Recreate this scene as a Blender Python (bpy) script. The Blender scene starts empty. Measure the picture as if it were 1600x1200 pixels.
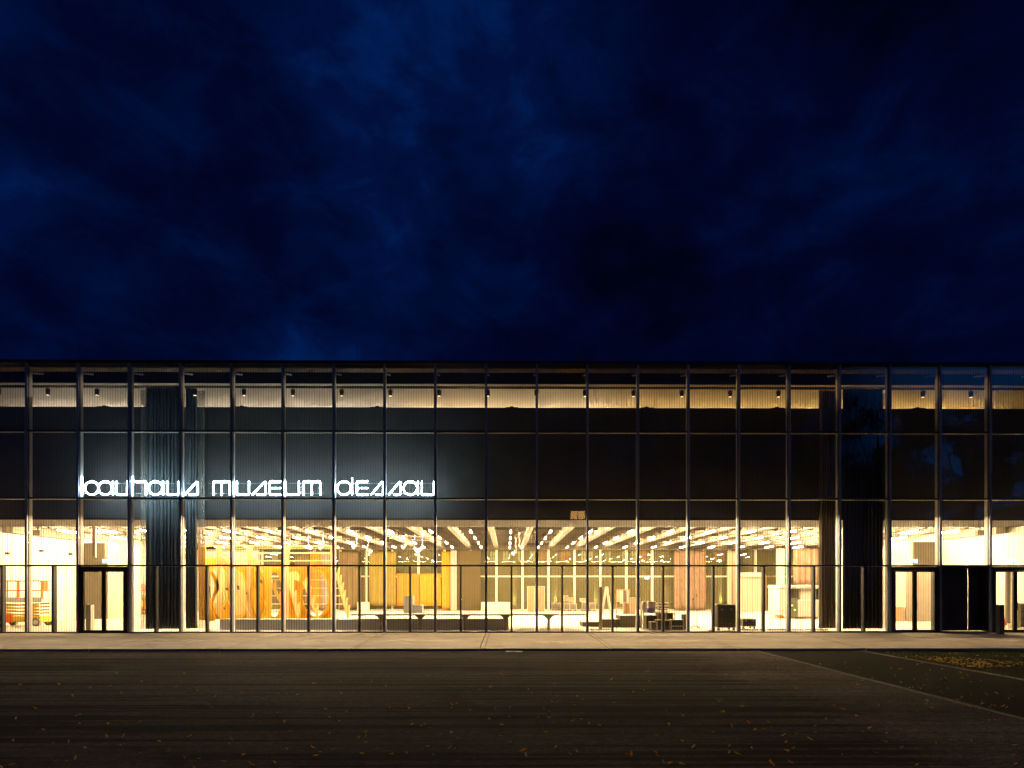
import bpy, bmesh, math, random
from mathutils import Vector, Matrix, noise
random.seed(7)
S = bpy.context.scene
COL = S.collection
PI = math.pi
# ------------------------------------------------------------------ camera
F, D, EYE, YAW, HZ = 914.0, 26.2, 2.05, math.radians(0.44), 917.0
cam = bpy.data.objects.new("camera", bpy.data.cameras.new("camera"))
COL.objects.link(cam); S.camera = cam
cam.location = (0, -D, EYE); cam.rotation_euler = (PI/2, 0, -YAW)
cam.data.sensor_width = 36; cam.data.lens = 36*F/1600
cam.data.shift_y = (HZ-600)/1600
cam.data.clip_start = .1; cam.data.clip_end = 2000

# ------------------------------------------------------------------ world: night sky with clouds
w = bpy.data.worlds.new("World"); S.world = w; w.use_nodes = True
nt = w.node_tree; nt.nodes.clear()
def N(t, **k):
    n = nt.nodes.new(t)
    for a, b in k.items(): setattr(n, a, b)
    return n
def L(a, b): nt.links.new(a, b)
tc = N('ShaderNodeTexCoord')
def dotblob(d, lo, hi):
    v = Vector(d).normalized()
    n = N('ShaderNodeVectorMath', operation='DOT_PRODUCT'); n.inputs[1].default_value = v
    L(tc.outputs['Generated'], n.inputs[0])
    m = N('ShaderNodeMapRange', interpolation_type='SMOOTHSTEP')
    m.inputs['From Min'].default_value = lo; m.inputs['From Max'].default_value = hi
    L(n.outputs['Value'], m.inputs['Value']); return m.outputs[0]
def math_(op, a, b):
    n = N('ShaderNodeMath', operation=op)
    for i, v in enumerate((a, b)):
        if isinstance(v, (int, float)): n.inputs[i].default_value = v
        else: L(v, n.inputs[i])
    return n.outputs[0]
mp = N('ShaderNodeMapping'); mp.inputs['Scale'].default_value = (1, 1, 1.7); mp.inputs['Rotation'].default_value = (.1, .35, 0)
mp.inputs['Location'].default_value = (3.1, 0.4, 1.7)
L(tc.outputs['Generated'], mp.inputs[0])
n1 = N('ShaderNodeTexNoise'); n1.inputs['Scale'].default_value = 3.1; n1.inputs['Detail'].default_value = 9; n1.inputs['Roughness'].default_value = .52; n1.inputs['Distortion'].default_value = .35
L(mp.outputs[0], n1.inputs['Vector'])
n2 = N('ShaderNodeTexNoise'); n2.inputs['Scale'].default_value = 7.5; n2.inputs['Detail'].default_value = 8; n2.inputs['Roughness'].default_value = .62; n2.inputs['Distortion'].default_value = .5
L(mp.outputs[0], n2.inputs['Vector'])
def SKYDIR(px, py): return ((px-793)/F, 1, (HZ-py)/F)
blob = dotblob(SKYDIR(680, 230), .955, 1.0)
blob2 = dotblob(SKYDIR(640, 330), .975, 1.0)
left = dotblob(SKYDIR(330, 130), .80, 1.0)
blobc = dotblob(SKYDIR(860, 480), .985, 1.0); blobd = dotblob(SKYDIR(1500, 370), .985, 1.0); blobe = dotblob(SKYDIR(690, 120), .99, 1.0)
dark = dotblob(SKYDIR(1250, 330), .90, 1.0)
darkl = dotblob(SKYDIR(-20, 350), .955, 1.0)
low = dotblob(SKYDIR(60, 560), .955, 1.0)
v = math_('MULTIPLY', n1.outputs['Fac'], .52)
v = math_('ADD', v, math_('MULTIPLY', n2.outputs['Fac'], .46))
for s_, k in ((blob, .05), (blob2, .035), (left, .06), (dark, -.07), (blobc, .05), (blobd, .045), (blobe, .03), (darkl, -.05), (low, .06)):
    v = math_('ADD', v, math_('MULTIPLY', s_, k))
cr = N('ShaderNodeValToRGB'); L(v, cr.inputs[0])
e = cr.color_ramp.elements
e[0].position = .34; e[0].color = (.0003, .0006, .0062, 1)
e[1].position = .78; e[1].color = (.0005, .021, .135, 1)
x = e.new(.50); x.color = (.0004, .0021, .0205, 1)
x = e.new(.62); x.color = (.0004, .0056, .046, 1)
# the western half of the sky, behind the camera, still holds the last dusk light
back = dotblob((.1, -1, .25), -.15, .95)
west = dotblob((.90, -1, .34), .972, 1.0)
mix = N('ShaderNodeMixRGB', blend_type='ADD'); mix.inputs[0].default_value = 1
L(cr.outputs[0], mix.inputs[1])
bk = N('ShaderNodeMixRGB'); bk.inputs[1].default_value = (0, 0, 0, 1); bk.inputs[2].default_value = (.0015, .007, .030, 1)
L(back, bk.inputs[0])
wk = N('ShaderNodeMixRGB'); wk.inputs[1].default_value = (0, 0, 0, 1); wk.inputs[2].default_value = (.005, .15, .55, 1)
L(west, wk.inputs[0])
mix2 = N('ShaderNodeMixRGB', blend_type='ADD'); mix2.inputs[0].default_value = 1
L(bk.outputs[0], mix.inputs[2]); L(mix.outputs[0], mix2.inputs[1]); L(wk.outputs[0], mix2.inputs[2])
bg = N('ShaderNodeBackground'); bg.inputs['Strength'].default_value = 1.0
L(mix2.outputs[0], bg.inputs[0]); ow = N('ShaderNodeOutputWorld'); L(bg.outputs[0], ow.inputs[0])

# ------------------------------------------------------------------ exposure / render
S.view_settings.view_transform = 'Standard'; S.view_settings.look = 'None'
S.view_settings.exposure = 0; S.view_settings.gamma = 1
cy = S.cycles
cy.use_denoising = True
cy.max_bounces = 8; cy.diffuse_bounces = 5; cy.glossy_bounces = 4; cy.transmission_bounces = 4; cy.transparent_max_bounces = 24
cy.sample_clamp_indirect = 6; cy.sample_clamp_direct = 0; cy.use_light_tree = True
cy.caustics_reflective = False; cy.caustics_refractive = False
TUBE_E = 690.0; WARM = (1.0, .70, .36); SOFF_E = 520; SIGN_E = 50.0

# ------------------------------------------------------------------ projection helpers: where a point of the place lies, given its depth
def PX(px, Y): return (Y+D)*math.tan(math.atan((px-800)/F)+YAW)
def PZ(px, py, Y):
    X = PX(px, Y); t = (Y+D)*math.cos(YAW)+X*math.sin(YAW)
    return EYE+(HZ-py)*t/F
def P(px, py, Y): return (PX(px, Y), Y, PZ(px, py, Y))
def FY(py, z=0): return (EYE-z)*F/(py-HZ)-D

# ------------------------------------------------------------------ materials
MATS = {}
def mat(name, col, rough=.6, metal=0, emit=None, strength=0, var=.12, scale=3., bump=0, bscale=30., trans=0, coat=0):
    if name in MATS: return MATS[name]
    m = bpy.data.materials.new(name); m.use_nodes = True; t = m.node_tree
    b = t.nodes['Principled BSDF']
    b.inputs['Base Color'].default_value = (*col, 1); b.inputs['Roughness'].default_value = rough; b.inputs['Metallic'].default_value = metal
    if coat: b.inputs['Coat Weight'].default_value = coat
    if emit:
        b.inputs['Emission Color'].default_value = (*emit, 1); b.inputs['Emission Strength'].default_value = strength
    if var:
        o = t.nodes.new('ShaderNodeTexCoord'); n = t.nodes.new('ShaderNodeTexNoise')
        n.inputs['Scale'].default_value = scale; n.inputs['Detail'].default_value = 5
        t.links.new(o.outputs['Object'], n.inputs['Vector'])
        r = t.nodes.new('ShaderNodeValToRGB')
        r.color_ramp.elements[0].position = .3; r.color_ramp.elements[1].position = .7
        r.color_ramp.elements[0].color = (*[c*(1-var) for c in col], 1); r.color_ramp.elements[1].color = (*[min(1, c*(1+var)) for c in col], 1)
        t.links.new(n.outputs['Fac'], r.inputs[0]); t.links.new(r.outputs[0], b.inputs['Base Color'])
        if bump:
            n3 = t.nodes.new('ShaderNodeTexNoise'); n3.inputs['Scale'].default_value = bscale; n3.inputs['Detail'].default_value = 6
            t.links.new(o.outputs['Object'], n3.inputs['Vector'])
            bp = t.nodes.new('ShaderNodeBump'); bp.inputs['Strength'].default_value = bump; bp.inputs['Distance'].default_value = .02
            t.links.new(n3.outputs['Fac'], bp.inputs['Height']); t.links.new(bp.outputs[0], b.inputs['Normal'])
    if trans:
        tr = t.nodes.new('ShaderNodeBsdfTranslucent'); tr.inputs[0].default_value = (*col, 1)
        mx = t.nodes.new('ShaderNodeMixShader'); mx.inputs[0].default_value = trans
        t.links.new(b.outputs[0], mx.inputs[1]); t.links.new(tr.outputs[0], mx.inputs[2])
        t.links.new(mx.outputs[0], t.nodes['Material Output'].inputs[0])
    MATS[name] = m; return m

def glass_mat(name, tint, ior, stripes, pitch=.1135, width=.0065, haze=None):
    m = bpy.data.materials.new(name); m.use_nodes = True; t = m.node_tree; t.nodes.clear()
    n = t.nodes.new; l = t.links.new
    tr = n('ShaderNodeBsdfTransparent'); tr.inputs[0].default_value = (*tint, 1)
    gl = n('ShaderNodeBsdfGlossy'); gl.inputs['Roughness'].default_value = 0.0
    fr = n('ShaderNodeFresnel'); ge = n('ShaderNodeNewGeometry'); im = n('ShaderNodeMapRange')
    im.inputs['To Min'].default_value = ior; im.inputs['To Max'].default_value = 1/ior; l(ge.outputs['Backfacing'], im.inputs['Value']); l(im.outputs[0], fr.inputs[0])
    mx = n('ShaderNodeMixShader'); l(fr.outputs[0], mx.inputs[0]); l(tr.outputs[0], mx.inputs[1]); l(gl.outputs[0], mx.inputs[2])
    out = n('ShaderNodeOutputMaterial'); last = mx.outputs[0]
    if stripes:     # thin printed vertical lines against bird strike
        tc_ = n('ShaderNodeTexCoord'); sp = n('ShaderNodeSeparateXYZ'); l(tc_.outputs['Object'], sp.inputs[0])
        a = n('ShaderNodeMath'); a.operation = 'DIVIDE'; a.inputs[1].default_value = pitch; l(sp.outputs[0], a.inputs[0])
        b = n('ShaderNodeMath'); b.operation = 'FRACT'; l(a.outputs[0], b.inputs[0])
        c = n('ShaderNodeMath'); c.operation = 'LESS_THAN'; c.inputs[1].default_value = width/pitch; l(b.outputs[0], c.inputs[0])
        df = n('ShaderNodeBsdfDiffuse'); df.inputs[0].default_value = (.02, .02, .02, 1)
        m2 = n('ShaderNodeMixShader'); l(c.outputs[0], m2.inputs[0]); l(last, m2.inputs[1]); l(df.outputs[0], m2.inputs[2]); last = m2.outputs[0]
    if haze:        # painted olive haze, standing in for hall light on the rear glass
        df = n('ShaderNodeBsdfDiffuse'); df.inputs[0].default_value = (*haze[0], 1)
        m2 = n('ShaderNodeMixShader'); m2.inputs[0].default_value = haze[1]; l(last, m2.inputs[1]); l(df.outputs[0], m2.inputs[2]); last = m2.outputs[0]
    l(last, out.inputs[0]); MATS[name] = m; return m

M_cap = mat('blue_grey_aluminium_cap', (.17, .20, .28), .42, .35, var=.06)
M_fin = mat('light_aluminium_fin', (.62, .60, .56), .5, 0, var=.05)
M_gasket = mat('dark_gasket', (.03, .028, .025), .6, var=0)
M_dark = mat('dark_frame_metal', (.022, .021, .024), .5, .3, var=.05)
M_box = mat('dark_plaster_of_upper_box', (.060, .055, .052), .85, var=.10, scale=1.2)
M_soffit = mat('grey_soffit', (.075, .068, .06), .8, var=.12, scale=.8)
M_roofw = mat('pale_roof_underside', (.66, .60, .50), .8, var=.08, scale=.7)
M_black = mat('black_steel', (.012, .012, .014), .6, var=0)
M_ceil = mat('grey_ceiling', (.16, .14, .115), .85, var=.15, scale=1.3)
M_beam = mat('pale_concrete_beam', (.29, .255, .21), .75, var=.1, scale=1.)
M_floor = mat('pale_screed_floor', (.62, .59, .53), .45, var=.05, scale=.6)
M_white = mat('white_wall_paint', (.62, .58, .50), .8, var=.03)
M_panel = mat('grey_acoustic_panel', (.13, .11, .075), .9, var=.08, scale=2)
M_cream = mat('cream_panel', (.46, .39, .29), .8, var=.05)
M_glass = glass_mat('clear_glass_with_printed_lines', (.97, .975, .97), 1.45, True)
M_glassp = glass_mat('clear_door_glass', (.96, .97, .96), 1.45, True, pitch=.1135, width=.005)
M_glassr = glass_mat('rear_glass', (.86, .90, .78), 1.8, False, haze=((.25, .22, .12), .42))
M_tube = mat('lit_tube', (1, 1, 1), emit=WARM, strength=TUBE_E, var=0)
M_neon = mat('white_neon', (1, 1, 1), emit=(.62, .88, 1.0), strength=SIGN_E, var=0)

# ------------------------------------------------------------------ mesh builder
class MB:
    def __init__(s): s.v = []; s.f = []
    def add(s, vs, fs):
        o = len(s.v); s.v += [tuple(p) for p in vs]; s.f += [tuple(i+o for i in f) for f in fs]; return s
    def box(s, x0, x1, y0, y1, z0, z1, rz=0, c=None):
        vs = [(x, y, z) for z in (z0, z1) for y in (y0, y1) for x in (x0, x1)]
        if rz:
            cx, cy_ = c or ((x0+x1)/2, (y0+y1)/2); co, si = math.cos(rz), math.sin(rz)
            vs = [(cx+(x-cx)*co-(y-cy_)*si, cy_+(x-cx)*si+(y-cy_)*co, z) for x, y, z in vs]
        return s.add(vs, [(0, 2, 3, 1), (4, 5, 7, 6), (0, 1, 5, 4), (2, 6, 7, 3), (0, 4, 6, 2), (1, 3, 7, 5)])
    def bar(s, a, b, w_, h=None, up=(0, 0, 1)):
        a, b = Vector(a), Vector(b); h = h or w_; d = (b-a).normalized(); u = Vector(up)
        if abs(d.dot(u)) > .98: u = Vector((0, 1, 0))
        r = d.cross(u).normalized()*w_/2; u = r.cross(d).normalized()*h/2
        vs = [p+i*r+j*u for p in (a, b) for i, j in ((-1, -1), (1, -1), (1, 1), (-1, 1))]
        return s.add(vs, [(3, 2, 1, 0), (4, 5, 6, 7), (0, 1, 5, 4), (1, 2, 6, 5), (2, 3, 7, 6), (3, 0, 4, 7)])
    def tube(s, pts, r, n=8, r1=None, caps=True):
        pts = [Vector(p) for p in pts]; o = len(s.v); m = len(pts)
        for i, p in enumerate(pts):
            d = (pts[min(i+1, m-1)]-pts[max(i-1, 0)]).normalized()
            u = Vector((0, 0, 1)) if abs(d.z) < .9 else Vector((0, 1, 0))
            a = d.cross(u).normalized(); b = a.cross(d)
            rr = r if r1 is None else r+(r1-r)*i/(m-1)
            s.v += [tuple(p+(a*math.cos(2*PI*k/n)+b*math.sin(2*PI*k/n))*rr) for k in range(n)]
        for i in range(m-1):
            for k in range(n):
                s.f.append((o+i*n+k, o+i*n+(k+1) % n, o+(i+1)*n+(k+1) % n, o+(i+1)*n+k))
        if caps: s.f.append(tuple(o+k for k in reversed(range(n)))); s.f.append(tuple(o+(m-1)*n+k for k in range(n)))
        return s
    def lathe(s, c, prof, n=16):   # prof: (r, z)
        o = len(s.v)
        for r, z in prof: s.v += [(c[0]+r*math.cos(2*PI*k/n), c[1]+r*math.sin(2*PI*k/n), c[2]+z) for k in range(n)]
        for i in range(len(prof)-1):
            for k in range(n): s.f.append((o+i*n+k, o+i*n+(k+1) % n, o+(i+1)*n+(k+1) % n, o+(i+1)*n+k))
        s.f.append(tuple(o+k for k in reversed(range(n)))); s.f.append(tuple(o+(len(prof)-1)*n+k for k in range(n)))
        return s
    def plate(s, pts, y0, y1):     # polygon in XZ given thickness along Y
        n = len(pts); vs = [(x, y0, z) for x, z in pts]+[(x, y1, z) for x, z in pts]
        return s.add(vs, [tuple(range(n)), tuple(range(2*n-1, n-1, -1))]+[(i, i+n, (i+1) % n+n, (i+1) % n) for i in range(n)])
    def holed(s, x0, x1, z0, z1, cx, cz, rx, rz_, y0, y1, n=48):   # rectangular plate with an elliptic hole
        ang = sorted(set([2*PI*k/n for k in range(n)]+[math.atan2(b-cz, a-cx) % (2*PI) for a in (x0, x1) for b in (z0, z1)]))
        inn = []; outp = []
        for a in ang:
            c_, s_ = math.cos(a), math.sin(a); inn.append((cx+rx*c_, cz+rz_*s_))
            t = min(((x1-cx)/c_ if c_ > 1e-9 else (x0-cx)/c_ if c_ < -1e-9 else 1e9), ((z1-cz)/s_ if s_ > 1e-9 else (z0-cz)/s_ if s_ < -1e-9 else 1e9))
            outp.append((cx+t*c_, cz+t*s_))
        m = len(ang); vs = []
        for y in (y0, y1): vs += [(x, y, z) for x, z in inn]+[(x, y, z) for x, z in outp]
        fs = []
        for i in range(m):
            j = (i+1) % m
            fs += [(i, m+i, m+j, j), (2*m+i, 2*m+j, 3*m+j, 3*m+i), (i, j, 2*m+j, 2*m+i), (m+i, 3*m+i, 3*m+j, m+j)]
        return s.add(vs, fs)
    def build(s, name, m, parent=None, origin=None, smooth=False, bevel=0):
        off = Vector(origin) if origin else (wl(parent) if parent else Vector())
        me = bpy.data.meshes.new(name); me.from_pydata([tuple(Vector(p)-off) for p in s.v], [], s.f); me.update()
        bm = bmesh.new(); bm.from_mesh(me); bmesh.ops.recalc_face_normals(bm, faces=bm.faces)
        if bevel: bmesh.ops.bevel(bm, geom=bm.edges[:], offset=bevel, segments=1, affect='EDGES')
        bm.to_mesh(me); bm.free()
        if smooth:
            for p in me.polygons: p.use_smooth = True
        me.materials.append(m); o = bpy.data.objects.new(name, me); COL.objects.link(o)
        if parent: o.parent = parent
        elif origin: o.location = origin
        return o
def wl(o):
    v = Vector()
    while o: v += o.location; o = o.parent
    return v
def tag(o, label=None, cat=None, group=None, kind=None):
    for k, x in (('label', label), ('category', cat), ('group', group), ('kind', kind)):
        if x: o[k] = x
    return o
def thing(name, label, cat, loc, group=None):
    o = bpy.data.objects.new(name, None); o.empty_display_size = .2; COL.objects.link(o); o.location = loc
    return tag(o, label, cat, group)
def copy_tree(o, loc=None, parent=None):
    c = o.copy(); COL.objects.link(c)
    if parent: c.parent = parent
    if loc is not None: c.location = loc
    for ch in list(o.children): copy_tree(ch, None, c)
    return c
ORD = 'first second third fourth fifth sixth seventh eighth ninth tenth eleventh twelfth thirteenth fourteenth fifteenth sixteenth seventeenth eighteenth nineteenth twentieth twenty-first twenty-second twenty-third twenty-fourth twenty-fifth'.split()

BAY, X0 = 2.269, -21.378
def MX(i): return X0+BAY*i
TY = -5.70; TZ = -.114                 # front edge of the sloping terrace
GZ = -.19                              # level of the yard
def tz(y): return .02*y if y < 0 else 0

# ================================================================== GROUND
def node_mat(name):
    m = bpy.data.materials.new(name); m.use_nodes = True; MATS[name] = m
    return m, m.node_tree, m.node_tree.nodes['Principled BSDF']
# asphalt with dark drag marks running along the facade
m, t, b = node_mat('worn_asphalt')
n = t.nodes.new; l = t.links.new
o_ = n('ShaderNodeTexCoord')
def tex(sc, loc=(0, 0, 0), s=1, det=5, dist=0, rough=.5):
    mp_ = n('ShaderNodeMapping'); mp_.inputs['Scale'].default_value = sc; mp_.inputs['Location'].default_value = loc
    l(o_.outputs['Object'], mp_.inputs[0]); q = n('ShaderNodeTexNoise'); q.inputs['Scale'].default_value = s; q.inputs['Detail'].default_value = det
    q.inputs['Distortion'].default_value = dist; q.inputs['Roughness'].default_value = rough; l(mp_.outputs[0], q.inputs['Vector']); return q.outputs['Fac']
def mr(v, a, b_, c=0, d=1, sm=True):
    q = n('ShaderNodeMapRange')
    if sm: q.interpolation_type = 'SMOOTHSTEP'
    for k, x in zip(('From Min', 'From Max', 'To Min', 'To Max'), (a, b_, c, d)): q.inputs[k].default_value = x
    l(v, q.inputs['Value']); return q.outputs[0]
def mm(op, a, b_):
    q = n('ShaderNodeMath'); q.operation = op
    for i, v_ in enumerate((a, b_)):
        if isinstance(v_, (int, float)): q.inputs[i].default_value = v_
        else: l(v_, q.inputs[i])
    return q.outputs[0]
streak = mr(mm('ADD', mm('MULTIPLY', tex((.05, 3.8, 1), (3, 0, 0), 1, 4, .25, .6), .72), mm('MULTIPLY', tex((.16, .55, 1), (1, 3, 0), 1, 4, .5, .6), .28)), .50, .55)
fine = tex((.12, 7.5, 1), (0, 4, 0), 1, 4, .1)
patch = tex((.25, .5, 1), (7, 2, 0), 1, 4, .3)
wide = None; grit = tex((1, 1, 1), (0, 0, 0), 55, 3, 0, .7)
sx = n('ShaderNodeSeparateXYZ'); l(o_.outputs['Object'], sx.inputs[0])
wob = mm('ADD', sx.outputs[0], mm('MULTIPLY', mm('SUBTRACT', patch, .5), 3.5))
mask = mr(wob, 5.4, 6.6, 1, .25)      # the marks fade out towards the path
val = mm('MULTIPLY', mm('SUBTRACT', 1, mm('MULTIPLY', mm('MULTIPLY', streak, mask), .74)), mr(wob, 4.0, 7.5, 1, 1.8))
val = mm('MULTIPLY', val, mr(fine, .3, .7, .82, 1.12))
val = mm('MULTIPLY', val, mr(patch, .3, .7, .8, 1.2))
val = mm('MULTIPLY', val, mr(grit, .3, .7, .35, 1.65)); mid = tex((1, 1.6, 1), (2, 9, 0), 9, 7, .5, .72); val = mm('MULTIPLY', val, mr(mid, .3, .7, .45, 1.55)); stn = tex((.5, .8, 1), (12, 4, 0), 1, 6, 1.0, .6); val = mm('MULTIPLY', val, mr(stn, .56, .66, 1, .62))
cc = n('ShaderNodeMixRGB'); cc.blend_type = 'MULTIPLY'; cc.inputs[0].default_value = 1; b.inputs['Specular IOR Level'].default_value = .05; cc.inputs[1].default_value = (.078, .063, .052, 1)
l(val, cc.inputs[2]); l(cc.outputs[0], b.inputs['Base Color']); b.inputs['Roughness'].default_value = 1
bp = n('ShaderNodeBump'); bp.inputs['Strength'].default_value = .9; bp.inputs['Distance'].default_value = .02; l(grit, bp.inputs['Height']); l(bp.outputs[0], b.inputs['Normal'])
M_asph = m
# terrace concrete: stains and grain
m, t, b = node_mat('terrace_concrete'); n = t.nodes.new; l = t.links.new; o_ = n('ShaderNodeTexCoord')
a1 = tex((.3, 1.2, 1), (0, 0, 0), 1, 7, .8, .65); a2 = tex((1, 1, 1), (0, 0, 0), 40, 4, 0, .7); a3 = tex((1.3, 3.2, 1), (5, 5, 0), 1, 7, 1.2, .6)
val = mm('MULTIPLY', mr(a1, .3, .7, .74, 1.14), mr(a2, .3, .7, .9, 1.1)); val = mm('MULTIPLY', val, mr(a3, .60, .72, 1, .45))
cc = n('ShaderNodeMixRGB'); cc.blend_type = 'MULTIPLY'; cc.inputs[0].default_value = 1; cc.inputs[1].default_value = (.54, .465, .37, 1)
l(val, cc.inputs[2]); l(cc.outputs[0], b.inputs['Base Color']); b.inputs['Roughness'].default_value = .8
M_terr = m
M_soil = mat('dark_gravel_path', (.022, .021, .014), .95, var=.45, scale=6, bump=.8, bscale=60)
M_lawnsoil = mat('dark_soil_under_grass', (.02, .02, .01), 1, var=.3, scale=4)
M_kerb = mat('pale_granite_kerb', (.20, .18, .155), .8, var=.25, scale=9)
for q_ in (M_soil, M_lawnsoil, M_kerb): q_.node_tree.nodes['Principled BSDF'].inputs['Specular IOR Level'].default_value = .05
M_joint = mat('dark_joint', (.13, .115, .10), .95, var=.1)

g = MB().add([(-300, -300, GZ-.03), (300, -300, GZ-.03), (300, 400, GZ-.03), (-300, 400, GZ-.03)], [(0, 1, 2, 3)]).build('ground', M_lawnsoil); tag(g, kind='structure')
KX1, KX2 = 8.62, 12.35
a = MB()
a.add([(-70, -70, GZ), (KX1+.35, -70, GZ), (KX1, TY, GZ), (-70, TY, GZ)], [(0, 1, 2, 3)])
yard = a.build('yard_asphalt', M_asph); tag(yard, kind='structure')
pth = MB().add([(KX1+.40, -70, GZ-.006), (KX2+.35, -70, GZ-.006), (KX2, TY, GZ-.006), (KX1+.05, TY, GZ-.006)], [(0, 1, 2, 3)]).build('path', M_soil); tag(pth, kind='structure')
for xk, wd in ((KX1, .10), (KX2, .05)):
    k = MB(); y = TY-.02; seg = 1.0
    while y > -30:
        xa = xk+(TY-y)*.0054; xb = xk+(TY-y+seg)*.0054; j = random.uniform(-.006, .006)
        k.add([(xa, y, GZ-.02), (xa+wd, y, GZ-.02), (xb+wd, y-seg+.012, GZ-.02), (xb, y-seg+.012, GZ-.02),
               (xa, y, GZ+.022+j), (xa+wd, y, GZ+.022+j), (xb+wd, y-seg+.012, GZ+.022), (xb, y-seg+.012, GZ+.022)],
              [(4, 5, 6, 7), (0, 1, 5, 4), (1, 2, 6, 5), (2, 3, 7, 6), (3, 0, 4, 7)]); y -= seg
    tag(k.build('kerb', M_kerb), kind='structure')
# terrace: slabs as one sloping sheet with real open joints
tr_ = MB()
TX = [-40+4.538*i for i in range(18)]
off = MX(9)-TX[8]-.02
cols = [x+off for x in TX]
j = .022
rows = [(-.02, -3.31), (-3.31, TY)]
for a0, a1_ in zip(cols, cols[1:]):
    for r0, r1 in rows:
        xs = [a0+j, (a0+a1_)/2, a1_-j] if False else [a0+j, a1_-j]
        y0, y1 = r0-(.0 if r0 > -.1 else j/2), r1+(j/2 if r1 > TY else 0)
        dz = random.uniform(-.003, .003)
        tr_.add([(xs[0], y0, tz(y0)+dz), (xs[1], y0, tz(y0)+dz), (xs[1], y1, tz(y1)+dz), (xs[0], y1, tz(y1)+dz),
                 (xs[0], y0, tz(y0)-.06), (xs[1], y0, tz(y0)-.06), (xs[1], y1, GZ-.02 if r1 == TY else tz(y1)-.06), (xs[0], y1, GZ-.02 if r1 == TY else tz(y1)-.06)],
                [(0, 1, 2, 3), (2, 3, 7, 6), (3, 0, 4, 7), (1, 2, 6, 5), (0, 1, 5, 4)])
tag(tr_.build('terrace', M_terr), kind='structure')
bd = MB()
for a0 in cols:       # narrow edge strips between pairs of slabs
    for dx in (.17,):
        bd.add([(a0+dx, -.05, tz(-.05)+.0045), (a0+dx+.022, -.05, tz(-.05)+.0045), (a0+dx+.022, TY+.01, TZ+.0045), (a0+dx, TY+.01, TZ+.0045)], [(0, 1, 2, 3)])
bd.add([(-40, -.3, GZ+.01), (40, -.3, GZ+.01), (40, TY+.06, GZ+.01), (-40, TY+.06, GZ+.01)], [(0, 1, 2, 3)])
tag(bd.build('terrace_joint', M_joint), kind='structure')
# pale drain cover lying at the foot of the terrace
dc = thing('drain_cover', 'small pale metal drain cover set in the asphalt at the terrace edge', 'drain cover', (PX(803, -6.05), -6.05, GZ))
x_, y_ = dc.location.x, dc.location.y
MB().box(x_-.29, x_+.29, y_-.11, y_+.11, GZ, GZ+.02).build('cover_frame', mat('drain_metal', (.45, .42, .38), .5, .3), dc)
gb = MB()
for k in range(7): gb.box(x_-.25+k*.075, x_-.205+k*.075, y_-.08, y_+.08, GZ+.02, GZ+.024)
gb.build('grate', mat('drain_grate', (.30, .28, .25), .5, .4), dc)

# grass on the verge right of the second kerb
rg = random.Random(3); gr = MB()
for _ in range(26000):
    x = KX2+.12+rg.random()**1.2*14; y = TY-.1-rg.random()*11
    if noise.noise(Vector((x*.7, y*.7, 0))) < -.28: continue
    h = rg.uniform(.03, .09); a_ = rg.random()*2*PI; wd = .008
    dx, dy = math.cos(a_)*wd, math.sin(a_)*wd; lx, ly = rg.uniform(-.03, .03), rg.uniform(-.03, .03)
    gr.add([(x-dx, y-dy, GZ-.03), (x+dx, y+dy, GZ-.03), (x+lx, y+ly, GZ-.03+h)], [(0, 1, 2)])
M_grass = mat('grass_blades', (.060, .075, .018), .8, var=.4, scale=2, trans=.3)
tag(gr.build('grass', M_grass), 'short dark grass on the verge beyond the second kerb', 'grass', kind='stuff')

# fallen leaves
M_leafs = [mat('leaf_yellow', (.80, .52, .12), .6, var=.2, scale=20, trans=.62), mat('leaf_orange', (.62, .36, .09), .6, var=.2, scale=20, trans=.62), mat('leaf_pale', (.80, .70, .42), .6, var=.2, scale=20, trans=.4)]
leaf_me = []
for q in range(6):
    mb = MB(); m_ = 10; pts = []
    for k in range(m_):
        an = 2*PI*k/m_; rr = (.5+.28*math.cos(an)**2)*(1+.2*math.sin(3*an+q)); pts.append((rr*math.cos(an), rr*.55*math.sin(an)))
    vs = [(x, y, .22+.25*x*x+(.45+.2*(q % 3))*abs(y)-.12*q*x*.3) for x, y in pts]+[(0, 0, .08)]
    vs += [(x, y, z-.02) for x, y, z in vs]
    f = [(k, (k+1) % m_, m_) for k in range(m_)]+[((k+1) % m_+m_+1, k+m_+1, 2*m_+1) for k in range(m_)]+[(k, k+m_+1, (k+1) % m_+m_+1, (k+1) % m_) for k in range(m_)]
    o = mb.add(vs, f).build('fallen_leaf', M_leafs[(0, 0, 1, 1, 2, 0)[q]])
    leaf_me.append(o.data); bpy.data.objects.remove(o)
rl = random.Random(11)
def leaf_at(x, y, s, lab, grp, z=GZ):
    o = bpy.data.objects.new('fallen_leaf', rl.choice(leaf_me)); COL.objects.link(o)
    o.location = (x, y, z+s*.22); o.scale = (s, s, s*rl.uniform(.5, 1.2)); o.rotation_euler = (rl.uniform(-.95, .95), rl.uniform(-.7, .7), rl.random()*2*PI)
    tag(o, lab, 'leaf', grp)
cnt = 0
while cnt < 240:
    py = 1040+160*rl.random()**.75; px = rl.uniform(0, 1600)
    Y = (EYE-GZ)*F/(py-HZ)-D; X = PX(px, Y)
    if X > KX1: continue
    leaf_at(X, Y, rl.uniform(.026, .056)*(1.25 if rl.random() < .2 else 1), 'small curled yellow-brown leaf fallen on the dark asphalt yard', 'leaves fallen on the asphalt'); cnt += 1
for _ in range(55):
    py = 1035+75*rl.random(); Y = (EYE-GZ)*F/(py-HZ)-D; X = rl.uniform(KX1+.25, KX2-.1)
    if X/(Y+D)*F+793 > 1600: X = rl.uniform(KX1+.2, 10)
    leaf_at(X, Y, rl.uniform(.03, .055), 'small yellow leaf fallen on the dark path between the two kerbs', 'leaves fallen on the path')
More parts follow.
